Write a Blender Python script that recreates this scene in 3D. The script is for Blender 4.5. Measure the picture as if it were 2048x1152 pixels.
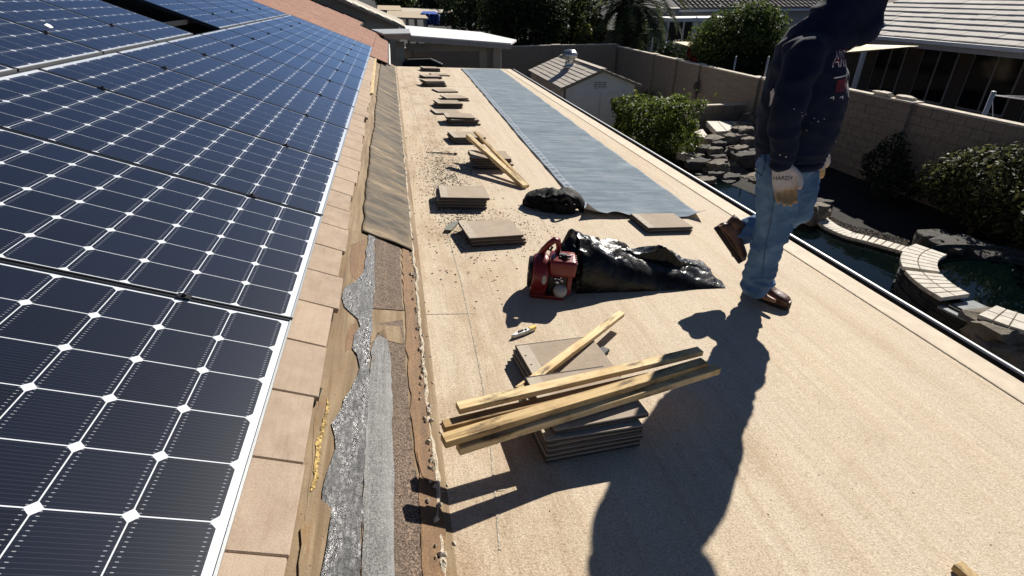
import bpy, bmesh, math, random
from mathutils import Vector, Matrix, noise, Euler
from mathutils.bvhtree import BVHTree
rnd = random.Random(11)
R = math.radians
for o in list(bpy.data.objects): bpy.data.objects.remove(o)
S = bpy.context.scene
COL = S.collection

# ------------------------------------------------------------------ camera
FPX, PITCH, YAW, ROLL = 1058.0, R(29.1), R(11.47), R(-0.23)
_f = Vector((math.sin(YAW)*math.cos(PITCH), math.cos(YAW)*math.cos(PITCH), -math.sin(PITCH)))
_r = Vector((math.cos(YAW), -math.sin(YAW), 0)); _u = _r.cross(_f)
CR = _r*math.cos(ROLL) + _u*math.sin(ROLL); CU = -_r*math.sin(ROLL) + _u*math.cos(ROLL)
cd = bpy.data.cameras.new('camera'); cam = bpy.data.objects.new('camera', cd); COL.objects.link(cam)
cd.sensor_width = 36; cd.lens = FPX/2048*36; cd.clip_start = 0.05; cd.clip_end = 3000
cam.matrix_world = Matrix(((CR.x, CU.x, -_f.x, 0), (CR.y, CU.y, -_f.y, 0), (CR.z, CU.z, -_f.z, 0), (0, 0, 0, 1)))
S.camera = cam

# ------------------------------------------------------------------ sky, sun, exposure
SUN_AZ, SUN_EL = R(43), R(33)          # azimuth from +Y towards +X
w = bpy.data.worlds.new('World'); S.world = w; w.use_nodes = True
nt = w.node_tree; bg = nt.nodes['Background']
sky = nt.nodes.new('ShaderNodeTexSky'); sky.sky_type = 'NISHITA'; sky.sun_disc = False
sky.sun_elevation = SUN_EL; sky.sun_rotation = SUN_AZ; sky.dust_density = 0.2; sky.air_density = 0.58; sky.altitude = 1500; sky.ozone_density = 3.0
nt.links.new(sky.outputs[0], bg.inputs[0]); bg.inputs[1].default_value = 0.05
sd = bpy.data.lights.new('sun', 'SUN'); sd.energy = 5.0; sd.angle = R(0.53); sd.color = (1.0, 0.945, 0.86)
sun = bpy.data.objects.new('sun', sd); COL.objects.link(sun)
SDIR = Vector((math.sin(SUN_AZ)*math.cos(SUN_EL), math.cos(SUN_AZ)*math.cos(SUN_EL), math.sin(SUN_EL)))
sun.rotation_euler = SDIR.to_track_quat('Z', 'Y').to_euler(); sun.location = SDIR*30
S.view_settings.view_transform = 'Standard'; S.view_settings.look = 'None'
S.view_settings.exposure = 0.62; S.view_settings.gamma = 1.0
S.render.engine = 'CYCLES'

# ------------------------------------------------------------------ places: planes and points
A0, B0 = -1.60, -0.0835                 # low slope roof  Z = A0 + B0*X
TH = R(22.13); TA = math.tan(TH)
PX0, PZ0 = -0.4576, -0.9636             # lower cell edge of the solar rows
PC = PZ0 + TA*PX0                       # panel plane Z = PC - TA*X
TILE = PC - 0.31                        # top of roof tiles
DECK = PC - 0.375                       # deck under the tiles
VA, VB = -1.585, -0.56                  # valley strip between tiles and low roof
GZ = -4.2                               # garden level
def ray(x, y): return CR*((x-1024)/FPX) - CU*((y-576)/FPX) + _f
def on_plane(x, y, a, b):
    d = ray(x, y); return d*(a/(d.z - b*d.x))
def roof_pt(x, y, h=0): return on_plane(x, y, A0+h, B0)
def valley_pt(x, y, h=0): return on_plane(x, y, VA+h, VB)
def at_z(x, y, z): d = ray(x, y); return d*(z/d.z)
def at_y(x, y, Y): d = ray(x, y); return d*(Y/d.y)
def at_x(x, y, X): d = ray(x, y); return d*(X/d.x)
ROOF_ROT = Matrix.Rotation(math.atan(-B0), 4, 'Y')

# ------------------------------------------------------------------ helpers
class MB:
    def __init__(s): s.v = []; s.f = []; s.m = []; s.cur = 0
    def add(s, vs, fs, M=None):
        n = len(s.v)
        s.v += [(M @ Vector(p)) if M else Vector(p) for p in vs]
        s.f += [tuple(n+i for i in f) for f in fs]; s.m += [s.cur]*len(fs); return s
    def box(s, x0, x1, y0, y1, z0, z1, M=None):
        return s.add([(x0,y0,z0),(x1,y0,z0),(x1,y1,z0),(x0,y1,z0),(x0,y0,z1),(x1,y0,z1),(x1,y1,z1),(x0,y1,z1)],
            [(0,3,2,1),(4,5,6,7),(0,1,5,4),(1,2,6,5),(2,3,7,6),(3,0,4,7)], M)
    def bar(s, a, b, w, h, up=(0,0,1)):
        a = Vector(a); b = Vector(b); d = (b-a); L = d.length; d.normalize(); up = Vector(up)
        sx = d.cross(up)
        if sx.length < 1e-4: sx = d.cross(Vector((1,0,0)))
        sx.normalize(); uz = sx.cross(d)
        M = Matrix(((sx.x,d.x,uz.x,a.x),(sx.y,d.y,uz.y,a.y),(sx.z,d.z,uz.z,a.z),(0,0,0,1)))
        return s.box(-w/2, w/2, 0, L, -h/2, h/2, M)
    def tube(s, pts, rad, seg=10, cap=True, flat=1.0, up=(0,0,1)):
        pts = [Vector(p) for p in pts]; n = len(pts)
        rad = [rad]*n if not isinstance(rad, (list, tuple)) else rad
        vs = []; fs = []; prev = None
        for i, p in enumerate(pts):
            d = (pts[min(i+1,n-1)] - pts[max(i-1,0)]); d = d.normalized() if d.length > 1e-9 else Vector((0,0,1))
            if prev is None:
                u = Vector(up)
                if abs(d.dot(u)) > .95: u = Vector((1,0,0))
                a = d.cross(u).normalized()
            else:
                a = (prev - d*prev.dot(d)); a = a.normalized() if a.length > 1e-6 else d.cross(Vector((1,0,0))).normalized()
            prev = a; b = a.cross(d)
            rr = rad[i]; ra, rb = rr if isinstance(rr, tuple) else (rr, rr*flat)
            for k in range(seg):
                t = 2*math.pi*k/seg; vs.append(p + a*(math.cos(t)*ra) + b*(math.sin(t)*rb))
        for i in range(n-1):
            for k in range(seg):
                k2 = (k+1) % seg; fs.append((i*seg+k, i*seg+k2, (i+1)*seg+k2, (i+1)*seg+k))
        if cap:
            fs.append(tuple(range(seg))[::-1]); fs.append(tuple((n-1)*seg+k for k in range(seg)))
        return s.add(vs, fs)
    def lathe(s, prof, seg=24, M=None):
        vs = []; fs = []; n = len(prof)
        for r, z in prof:
            for k in range(seg):
                t = 2*math.pi*k/seg; vs.append((r*math.cos(t), r*math.sin(t), z))
        for i in range(n-1):
            for k in range(seg):
                k2 = (k+1) % seg; fs.append((i*seg+k, i*seg+k2, (i+1)*seg+k2, (i+1)*seg+k))
        fs.append(tuple(range(seg))[::-1]); fs.append(tuple((n-1)*seg+k for k in range(seg)))
        return s.add(vs, fs, M)
    def prism(s, poly, z0, z1, M=None):      # poly in xy
        n = len(poly); a = sum(poly[i][0]*poly[(i+1)%n][1]-poly[(i+1)%n][0]*poly[i][1] for i in range(n))
        if a < 0: poly = poly[::-1]
        vs = [(x,y,z0) for x,y in poly] + [(x,y,z1) for x,y in poly]
        fs = [tuple(range(n))[::-1], tuple(range(n,2*n))] + [(i,(i+1)%n,n+(i+1)%n,n+i) for i in range(n)]
        return s.add(vs, fs, M)
    def slab(s, pts, off):                   # polygon in space extruded by a vector
        off = Vector(off); pts = [Vector(p) for p in pts]; n = len(pts)
        nrm = Vector((0,0,0))
        for i in range(n):
            a = pts[i]-pts[0]; b = pts[(i+1)%n]-pts[0]; nrm += a.cross(b)
        if nrm.dot(off) < 0: pts = pts[::-1]
        vs = pts + [p+off for p in pts]
        fs = [tuple(range(n))[::-1], tuple(range(n,2*n))] + [(i,(i+1)%n,n+(i+1)%n,n+i) for i in range(n)]
        return s.add(vs, fs)
    def grid(s, fn, nu, nv, closed_u=False):
        vs = [fn(i/(nu if closed_u else nu-1), j/(nv-1)) for j in range(nv) for i in range(nu)]; fs = []
        for j in range(nv-1):
            for i in range(nu if closed_u else nu-1):
                i2 = (i+1) % nu; fs.append((j*nu+i, j*nu+i2, (j+1)*nu+i2, (j+1)*nu+i))
        return s.add(vs, fs)
    def mesh(s, name, mats=None, smooth=False, bevel=0, seg=1, weld=False):
        me = bpy.data.meshes.new(name); me.from_pydata([tuple(v) for v in s.v], [], s.f)
        mats = mats if isinstance(mats, (list, tuple)) else [mats]
        for m in mats:
            if m: me.materials.append(m)
        for p, k in zip(me.polygons, s.m): p.material_index = k
        if bevel or weld:
            bm = bmesh.new(); bm.from_mesh(me)
            if weld: bmesh.ops.remove_doubles(bm, verts=bm.verts, dist=1e-5)
            if bevel:
                es = [e for e in bm.edges if len(e.link_faces) == 2 and e.calc_face_angle(0) > R(25)]
                bmesh.ops.bevel(bm, geom=es, offset=bevel, segments=seg, profile=.6, affect='EDGES', clamp_overlap=True)
            bm.to_mesh(me); bm.free()
        if smooth:
            for p in me.polygons: p.use_smooth = True
        me.update(); return me
    def build(s, name, mats=None, parent=None, **k):
        return link(name, s.mesh(name, mats, **k), parent)
def link(name, data, parent=None, M=None):
    o = bpy.data.objects.new(name, data); COL.objects.link(o)
    if parent: o.parent = parent
    if M is not None: o.matrix_basis = M
    return o
def tag(o, label=None, cat=None, group=None, kind=None):
    if label: o['label'] = label
    if cat: o['category'] = cat
    if group: o['group'] = group
    if kind: o['kind'] = kind
    return o
def thing(name, label, cat, M=None, group=None):
    o = link(name, None, None, M if M is not None else Matrix()); o.empty_display_size = .1
    return tag(o, label, cat, group)
def copy_tree(o, parent=None):
    c = o.copy(); COL.objects.link(c); c.parent = parent
    for ch in list(o.children): copy_tree(ch, c)
    return c
def T(x, y, z): return Matrix.Translation((x, y, z))
def roof_M(x, y, h=0, rz=0): return T(x, y, A0+B0*x+h) @ ROOF_ROT @ Matrix.Rotation(rz, 4, 'Z')
def nz(x, y, z=0): return noise.noise(Vector((x, y, z)))
def smooth_angle(o, ang=40):
    me = o.data
    for p in me.polygons: p.use_smooth = True
    try: me.set_sharp_from_angle(angle=R(ang))
    except Exception: pass
    return o

# ------------------------------------------------------------------ materials
def srgb(r, g, b):
    f = lambda c: (c/255/12.92) if c/255 <= .04045 else ((c/255+.055)/1.055)**2.4
    return (f(r), f(g), f(b))
class Mat:
    def __init__(s, name, rough=.7, spec=.4, metal=0):
        s.m = bpy.data.materials.new(name); s.m.use_nodes = True; s.t = s.m.node_tree
        s.p = s.t.nodes['Principled BSDF']; s.set('Roughness', rough); s.set('Specular IOR Level', spec); s.set('Metallic', metal)
        s._co = None
    def set(s, k, v): s.p.inputs[k].default_value = v; return s
    def n(s, ty, **k):
        x = s.t.nodes.new(ty)
        for a, b in k.items(): setattr(x, a, b)
        return x
    def l(s, a, b): s.t.links.new(a, b)
    def coord(s, kind='Object', scale=(1,1,1), rot=(0,0,0)):
        if kind == 'World':
            g = s.n('ShaderNodeNewGeometry'); out = g.outputs['Position']
        else:
            c = s.n('ShaderNodeTexCoord'); out = c.outputs[kind]
        mp = s.n('ShaderNodeMapping'); mp.inputs['Scale'].default_value = scale; mp.inputs['Rotation'].default_value = rot
        s.l(out, mp.inputs[0]); return mp.outputs[0]
    def noise(s, co, scale=5, detail=4, rough=.6, dist=0):
        x = s.n('ShaderNodeTexNoise'); x.inputs['Scale'].default_value = scale; x.inputs['Detail'].default_value = detail
        x.inputs['Roughness'].default_value = rough; x.inputs['Distortion'].default_value = dist; s.l(co, x.inputs['Vector']); return x.outputs['Fac']
    def vor(s, co, scale=5, feature='F1', out='Distance'):
        x = s.n('ShaderNodeTexVoronoi', feature=feature); x.inputs['Scale'].default_value = scale; s.l(co, x.inputs['Vector']); return x.outputs[out]
    def ramp(s, fac, stops, interp='LINEAR'):
        x = s.n('ShaderNodeValToRGB'); r = x.color_ramp; r.interpolation = interp
        while len(r.elements) < len(stops): r.elements.new(.5)
        for e, (p, c) in zip(r.elements, stops):
            e.position = p; e.color = (c, c, c, 1) if isinstance(c, (int, float)) else (*c[:3], 1)
        s.l(fac, x.inputs[0]); return x.outputs[0]
    def mix(s, fac, a, b, mode='MIX'):
        x = s.n('ShaderNodeMix', data_type='RGBA', blend_type=mode)
        for v, i in ((fac, 0), (a, 6), (b, 7)):
            if isinstance(v, (int, float)): x.inputs[i].default_value = v
            elif isinstance(v, tuple): x.inputs[i].default_value = (*v[:3], 1)
            else: s.l(v, x.inputs[i])
        return x.outputs[2]
    def math(s, op, a, b=0.0, c=None):
        x = s.n('ShaderNodeMath', operation=op)
        for i, v in enumerate((a, b) if c is None else (a, b, c)):
            if isinstance(v, (int, float)): x.inputs[i].default_value = v
            else: s.l(v, x.inputs[i])
        return x.outputs[0]
    def sep(s, co): x = s.n('ShaderNodeSeparateXYZ'); s.l(co, x.inputs[0]); return x.outputs
    def color(s, c):
        if isinstance(c, tuple): s.p.inputs['Base Color'].default_value = (*c[:3], 1)
        else: s.l(c, s.p.inputs['Base Color'])
        return s
    def rough(s, c): s.l(c, s.p.inputs['Roughness']); return s
    def bump(s, h, strength=.5, dist=.01, prev=None):
        b = s.n('ShaderNodeBump'); b.inputs['Strength'].default_value = strength; b.inputs['Distance'].default_value = dist
        s.l(h, b.inputs['Height'])
        if prev is not None: s.l(prev, b.inputs['Normal'])
        s.l(b.outputs[0], s.p.inputs['Normal']); return b.outputs[0]
def simple(name, c, rough=.7, var=.12, scale=8, bump=.15, bscale=60, metal=0, spec=.4, kind='Object', bdist=.005):
    m = Mat(name, rough, spec, metal); co = m.coord(kind)
    n = m.noise(co, scale, 5)
    lo = tuple(max(0, x*(1-var)) for x in c); hi = tuple(min(1, x*(1+var)) for x in c)
    m.color(m.ramp(n, [(.3, lo), (.7, hi)]))
    if bump: m.bump(m.noise(co, bscale, 3), bump, bdist)
    return m.m

# ================================================================== MATERIALS OF THE ROOF
def m_cream():
    m = Mat('cream_roof_coating', .85, .25); co = m.coord('World'); st = m.coord('World', (5, .35, 5)); st2 = m.coord('World', (16, .8, 16))
    fine = m.noise(co, 135, 4, .7); grit = m.vor(co, 230); mid = m.noise(co, 14, 5, .65); big = m.noise(co, .9, 4, .6); stk = m.noise(st, 1.6, 5, .65); stk2 = m.noise(st2, 1.3, 4)
    c = m.ramp(fine, [(.30, (.335, .262, .182)), (.48, (.54, .45, .335)), (.68, (.69, .595, .46))])
    pink = m.math('MULTIPLY', m.ramp(stk, [(.45, 0.0), (.7, 1.0)]), .4)
    c = m.mix(pink, c, m.mix(1.0, c, (.88, .77, .67), 'MULTIPLY'))
    c = m.mix(m.math('MULTIPLY', m.ramp(big, [(.42, 0.0), (.7, 1.0)]), .5), c, m.mix(1.0, c, (1.1, 1.08, 1.02), 'MULTIPLY'))
    c = m.mix(m.math('MULTIPLY', m.ramp(stk2, [(.54, 0.0), (.74, 1.0)]), .4), c, m.mix(1.0, c, (.70, .62, .55), 'MULTIPLY'))
    c = m.mix(m.math('MULTIPLY', m.ramp(mid, [(.55, 0.0), (.78, 1.0)]), .35), c, m.mix(1.0, c, (.76, .70, .62), 'MULTIPLY'))
    # brown wash of dirt beside the valley, broken up by noise
    x = m.sep(co)[0]; y = m.sep(co)[1]
    near = m.math('SUBTRACT', 1.0, m.math('DIVIDE', m.math('ABSOLUTE', m.math('SUBTRACT', x, .2)), .75))
    dn = m.noise(m.coord('World', (2.2, 1.0, 1)), 1.5, 6, .7)
    dirt = m.math('MULTIPLY', m.ramp(near, [(.0, 0.0), (.9, 1.0)]), m.ramp(dn, [(.42, 0.0), (.7, .75)]))
    c = m.mix(dirt, c, m.mix(1.0, c, (.60, .47, .36), 'MULTIPLY'))
    wide = m.noise(m.coord('World', (2.0, .16, 1)), 1.9, 4, .55); c = m.mix(m.math('MULTIPLY', m.ramp(wide, [(.52, 0.0), (.68, 1.0)]), .3), c, m.mix(1.0, c, (.74, .66, .60), 'MULTIPLY'))
    scuf = m.noise(m.coord('World', (1, .6, 1)), 2.6, 7, .75, 1.2); c = m.mix(m.math('MULTIPLY', m.ramp(scuf, [(.56, 0.0), (.72, 1.0)]), .4), c, m.mix(1.0, c, (.66, .57, .50), 'MULTIPLY')); c = m.mix(m.math('MULTIPLY', m.ramp(scuf, [(.26, 1.0), (.40, 0.0)]), .5), c, m.mix(1.0, c, (1.13, 1.13, 1.12), 'MULTIPLY'))
    spk = m.ramp(m.vor(co, 30), [(.03, .7), (.05, 0.0)])
    c = m.mix(m.math('MULTIPLY', spk, m.ramp(m.noise(co, 3, 3), [(.52, 0.0), (.64, .85)])), c, (.09, .07, .055))
    m.color(c)
    h = m.math('ADD', m.math('MULTIPLY', fine, .6), m.math('MULTIPLY', grit, .5)); h = m.math('ADD', h, m.math('MULTIPLY', mid, .9))
    b = m.bump(h, .55, .004); m.bump(stk, .25, .03, b)
    return m.m
M_CREAM = m_cream()
def m_tile(name, c, wear=(.5, .44, .38), amt=.5):
    m = Mat(name, .9, .2); co = m.coord('Object', (1, 1, 1)); g = m.n('ShaderNodeObjectInfo')
    cs = m.n('ShaderNodeVectorMath', operation='ADD'); m.l(co, cs.inputs[0]); m.l(g.outputs['Location'], cs.inputs[1]); co = cs.outputs[0]
    sp = m.noise(co, 260, 2, .7); mid = m.noise(co, 9, 5, .65); st = m.n('ShaderNodeMapping'); st.inputs['Scale'].default_value = (3, 26, 8); m.l(co, st.inputs[0]); stn = m.noise(st.outputs[0], 2.2, 4)
    base = m.mix(g.outputs['Random'], tuple(x*.88 for x in c), tuple(x*1.1 for x in c))
    base = m.mix(m.ramp(mid, [(.35, 0.0), (.75, amt)]), base, wear)
    base = m.mix(m.math('MULTIPLY', m.ramp(stn, [(.5, 0.0), (.7, 1.0)]), .3), base, m.mix(1.0, base, (.7, .64, .6), 'MULTIPLY'))
    base = m.mix(m.ramp(sp, [(.35, .35), (.6, 0.0)]), base, m.mix(1.0, base, (.5, .45, .42), 'MULTIPLY'))
    m.color(base); m.bump(m.math('ADD', sp, m.math('MULTIPLY', mid, 1.2)), .4, .003); return m.m
M_TILE = m_tile('tan_concrete_tile', (.37, .285, .215), (.47, .38, .295), .8)
M_TILE_RED = m_tile('russet_concrete_tile', (.27, .14, .10), (.40, .245, .185), .8)
M_TILE_LOOSE = m_tile('weathered_loose_tile', (.39, .315, .24), (.52, .44, .345))
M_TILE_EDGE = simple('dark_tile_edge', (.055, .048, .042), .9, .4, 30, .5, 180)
def m_wood(name, c1, c2, scale=1.0, knots=True):
    m = Mat(name, .75, .25); co0 = m.coord('Object'); g = m.n('ShaderNodeObjectInfo')
    ad = m.n('ShaderNodeVectorMath', operation='ADD'); m.l(co0, ad.inputs[0]); m.l(g.outputs['Location'], ad.inputs[1])
    mp = m.n('ShaderNodeMapping'); mp.inputs['Scale'].default_value = (34*scale, 1.6*scale, 34*scale); m.l(ad.outputs[0], mp.inputs[0])
    gr = m.noise(mp.outputs[0], 1.5, 6, .65, .6); fl = m.noise(ad.outputs[0], 7, 4, .6)
    c = m.ramp(gr, [(.3, c2), (.5, c1), (.72, tuple(min(1, x*1.15) for x in c1))])
    c = m.mix(m.ramp(fl, [(.48, 0.0), (.72, .7)]), c, c2)
    if knots:
        k = m.ramp(m.vor(ad.outputs[0], 5.5), [(.04, 1.0), (.10, 0.0)]); c = m.mix(m.math('MULTIPLY', k, .8), c, (.10, .05, .02))
        st = m.noise(m.coord('Object', (10, 2.5, 10)), 2.4, 5, .7); c = m.mix(m.ramp(st, [(.52, 0.0), (.66, .85)]), c, (.11, .075, .04))
    c = m.mix(m.math('MULTIPLY', g.outputs['Random'], .35), c, m.mix(1.0, c, (.74, .66, .54), 'MULTIPLY'))
    m.color(c); m.bump(gr, .35, .003); return m.m
M_BATTEN = m_wood('batten_wood', (.74, .58, .33), (.50, .33, .14))
M_BATTEN_OLD = m_wood('stained_batten_wood', (.58, .42, .21), (.27, .16, .06))
M_DARK = simple('dark_underlayment', (.018, .017, .017), .9, .3, 6)
M_WHITE_METAL = simple('white_painted_metal', (.82, .81, .78), .45, .06, 5, .05, 40)
M_GUTTER_IN = simple('shaded_gutter_inside', (.05, .042, .035), .85, .4, 9, .4, 60)  # inside painted dark brown for the shade in the trough
M_STUCCO = simple('beige_stucco', (.42, .35, .27), .9, .08, 2, .4, 90)
def m_deck():
    m = Mat('stained_valley_deck', .8, .3); co = m.coord('World'); ln = m.coord('World', (14, .6, 14))
    n = m.noise(co, 6, 6, .7); st = m.noise(ln, 1.7, 5, .65); f = m.noise(co, 120, 3)
    c = m.ramp(st, [(.3, (.10, .062, .028)), (.5, (.21, .145, .08)), (.7, (.31, .235, .145))])
    c = m.mix(m.ramp(n, [(.45, 0.0), (.7, .85)]), c, (.16, .115, .07)); c = m.mix(m.ramp(m.noise(m.coord('World', (6, 1.2, 6)), 3.3, 6, .75, .6), [(.55, 0.0), (.68, .8)]), c, (.20, .105, .035))
    c = m.mix(m.ramp(m.vor(co, 30), [(.06, .8), (.1, 0.0)]), c, (.05, .035, .025))
    m.color(c); m.bump(m.math('ADD', f, m.math('MULTIPLY', n, 2.0)), .5, .004); return m.m
M_DECK = m_deck()
def m_tar():
    m = Mat('wet_black_roof_tar', .3, .6); ln = m.coord('World', (5.0, 1.0, 5.0)); co = m.coord('World')
    a = m.noise(m.coord('World', (1.6, 1.0, 1.6)), 42, 4, .6, .8); b = m.noise(co, 150, 3, .6); big = m.noise(ln, 2.2, 4, .6)
    m.color(m.ramp(big, [(.35, (.014, .014, .016)), (.6, (.03, .03, .032)), (.75, (.075, .072, .07))]))
    m.rough(m.ramp(m.noise(m.coord('World', (4, 1.2, 4)), 5, 5, .65), [(.36, .2), (.62, .62)])); m.set('Specular IOR Level', .6)
    h = m.math('ADD', m.math('MULTIPLY', a, 1.5), m.math('MULTIPLY', b, .5)); m.bump(h, 1.0, .0045); return m.m
M_TAR = m_tar()
def m_gran(name, dark, lite, tint=None, rough=.85, sc=260):
    m = Mat(name, rough, .3); co = m.coord('World'); ln = m.coord('World', (9, .5, 9))
    v = m.vor(co, sc, 'F1', 'Color'); s = m.sep(v)[0]; st = m.noise(ln, 1.8, 5, .7); n = m.noise(co, 14, 4)
    c = m.ramp(s, [(.15, dark), (.6, tuple((a+b)/2 for a, b in zip(dark, lite))), (.95, lite)])
    if tint: c = m.mix(m.ramp(st, [(.45, 0.0), (.72, .8)]), c, tint)
    c = m.mix(m.ramp(n, [(.5, 0.0), (.75, .5)]), c, m.mix(1.0, c, (.5, .47, .45), 'MULTIPLY'))
    m.color(c); m.bump(m.math('ADD', s, m.math('MULTIPLY', st, 3.0)), .6, .003); return m.m
M_GREY_GRAN = m_gran('grey_granule_cap_sheet', (.045, .045, .043), (.20, .195, .185), (.30, .30, .29), .6)
M_BROWN_GRAN = m_gran('brown_granule_cap_sheet', (.04, .028, .02), (.28, .20, .145), (.10, .075, .055))
M_RUST = m_gran('rust_stained_flashing', (.15, .075, .028), (.30, .175, .08), (.085, .05, .028), .7, 320)
M_YELLOW = m_gran('yellow_foam_remnant', (.14, .09, .03), (.62, .43, .15), None, .8, 130)
def m_felt():
    m = Mat('dirty_valley_felt', .85, .25); co = m.coord('World'); n = m.noise(co, 3.2, 6, .7); f = m.noise(co, 160, 3); x = m.noise(m.coord('World', (1.2, 3.2, 1)), 2.2, 6, .7, .5)
    c = m.ramp(x, [(.28, (.04, .036, .03)), (.45, (.10, .084, .064)), (.60, (.22, .165, .105)), (.75, (.42, .34, .22))])
    c = m.mix(m.ramp(n, [(.4, 0.0), (.7, .7)]), c, (.11, .095, .075))
    c = m.mix(m.ramp(m.vor(co, 26), [(.04, .8), (.08, 0.0)]), c, (.04, .03, .02))
    m.color(c); m.bump(m.math('ADD', f, m.math('MULTIPLY', x, 2.0)), .45, .004); return m.m
M_FELT = m_felt()
M_CRUMB = simple('crumbling_cream_edge', (.50, .43, .33), .9, .25, 40, .8, 120, bdist=.01)

# ================================================================== THE HOUSE WE STAND ON
M_CREAM_EDGE = simple('cream_metal_edge', (.56, .465, .345), .8, .13, 9, .35, 140, kind='World')
house = thing('house', 'tan house whose low-slope cream roof and tiled slope fill the foreground', 'house', T(0, 0, 0))
ROOF_Y0 = -4.0
FAR_L = roof_pt(789, 132.5); FAR_R = roof_pt(1018, 138)
XE = 3.16
fl = Vector((0, FAR_L.y, A0)); fr = Vector((XE, FAR_R.y, A0+B0*XE))
mb = MB(); mb.slab([(0, ROOF_Y0, A0), (XE, ROOF_Y0, A0+B0*XE), fr, fl], (0, 0, -.09)); mb.build('low_slope_roof', M_CREAM, house)
# coated drip edge band along the low side and along the far end
mb = MB(); zc = lambda x, h=0: A0+B0*x+h
mb.slab([(XE-.17, ROOF_Y0, zc(XE-.17, .0)), (XE+.012, ROOF_Y0, zc(XE+.012, .0)), (XE+.012, fr.y-.02, zc(XE+.012, .0)), (XE-.17, fr.y-.12, zc(XE-.17, .0))], (0, 0, .005)); mb.build('drip_edge', M_CREAM_EDGE, house)
mb = MB()
for x, off in ((XE-.176, .006), (XE-.05, .004)):
    mb.bar((x, ROOF_Y0, zc(x, .003)), (x, fr.y-.15, zc(x, .003)), off, .004)
mb.build('edge_seam', M_CRUMB, house)
# gutter: U profile with a white rolled lip
gp = [(XE+.014, .0), (XE+.014, -.10), (XE+.085, -.10), (XE+.097, -.012)]
mb = MB(); z0 = zc(XE)
for (xa, za), (xb, zb) in zip(gp[:-1], gp[1:]):
    mb.slab([(xa, ROOF_Y0, z0+za), (xb, ROOF_Y0, z0+zb), (xb, fr.y, z0+zb), (xa, fr.y, z0+za)], (.0025 if za != zb else 0, 0, 0 if za != zb else -.0025))
g = mb.build('gutter', M_GUTTER_IN, house)
mb = MB(); mb.bar((XE+.104, ROOF_Y0, z0-.006), (XE+.104, fr.y, z0-.006), .024, .016); mb.build('gutter_lip', M_WHITE_METAL, g, bevel=.004)
mb = MB(); mb.slab([(XE+.1015, ROOF_Y0, z0-.014), (XE+.1015, fr.y, z0-.014), (XE+.09, fr.y, z0-.11), (XE+.09, ROOF_Y0, z0-.11)], (.004, 0, 0)); mb.build('gutter_face', M_WHITE_METAL, g)
mb = MB(); mb.box(XE-.03, XE+.008, ROOF_Y0, fr.y, z0-.3, z0-.095); mb.build('fascia', M_STUCCO, house)
mb = MB(); mb.box(-7.5, XE-.5, ROOF_Y0+.1, FAR_L.y-.6, GZ, zc(XE)-.32); mb.build('wall', M_STUCCO, house)
# laps of the roll roofing: slightly proud, uneven lines
def lap(name, pts, w, h):
    mb = MB()
    for a, b in zip(pts[:-1], pts[1:]): mb.bar(a, b, w, h)
    mb.build(name, M_CRUMB, house)
sl = []
for x, y in [(1000, 1100), (983, 900), (966, 770), (940, 640), (922, 560), (905, 500), (880, 400), (850, 290), (820, 190), (803, 142)]:
    p = roof_pt(x, y); sl.append(p + Vector((0, 0, .001)))
fine = []
for a, b in zip(sl[:-1], sl[1:]):
    n = max(2, int((b-a).length/.12))
    for i in range(n):
        p = a.lerp(b, i/n); fine.append(p + Vector((.006*nz(p.y*3, 1), 0, 0)))
lap('lap_seam', fine, .008, .0022)
for (xa, ya), (xb, yb) in [((832, 629), (951, 627)), ((880, 985), (1010, 980)), ((1110, 182), (830, 170))]:
    a = roof_pt(xa, ya); b = roof_pt(xb, yb); lap('lap_seam', [a.lerp(b, i/12)+Vector((0, .004*nz(i*.7, xa), .001)) for i in range(13)], .006, .002)

# ---- tiled slope: deck, then tiles one by one
RAKE = 21.6
XT = lambda X, d=0: DECK - TA*X + d
mb = MB(); mb.slab([(-.56, ROOF_Y0, XT(-.56)), (-.56, RAKE, XT(-.56)), (-6.5, RAKE, XT(-6.5)), (-6.5, ROOF_Y0, XT(-6.5))], (0, 0, -.05)); mb.build('roof_deck', M_DARK, house)
mb = MB(); zv = lambda X, h=0: VA + VB*X + h
mb.slab([(-.50, ROOF_Y0, zv(-.50)), (.03, ROOF_Y0, zv(.03)), (.03, fl.y-.1, zv(.03)), (-.50, fl.y-.1, zv(-.50))], (0, 0, -.03)); mb.build('valley_deck', M_DECK, house)
def tile_mesh(name, w, l, t, mat, edge=None):
    # flat interlocking concrete tile: slab with a side lip, a nose and two nail holes' boss; x = width, y = length up the slope
    mb = MB(); mb.box(0, w, 0, l, 0, t); mb.cur = 1 if edge else 0
    mb.box(w-.002, w+.022, .004, l-.02, .001, t*.45)
    mb.box(.012, w-.012, l-.03, l-.005, -.012, .0005)
    return mb.mesh(name, [mat, edge] if edge else mat, bevel=.0035)
TW, TL, TT = .322, .41, .028
tm = tile_mesh('roof_tile', TW-.004, TL, TT, M_TILE)
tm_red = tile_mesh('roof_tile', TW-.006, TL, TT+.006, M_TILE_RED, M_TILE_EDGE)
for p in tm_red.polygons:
    if p.normal.y < -.5 or abs(p.normal.x) > .6: p.material_index = 1
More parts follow.
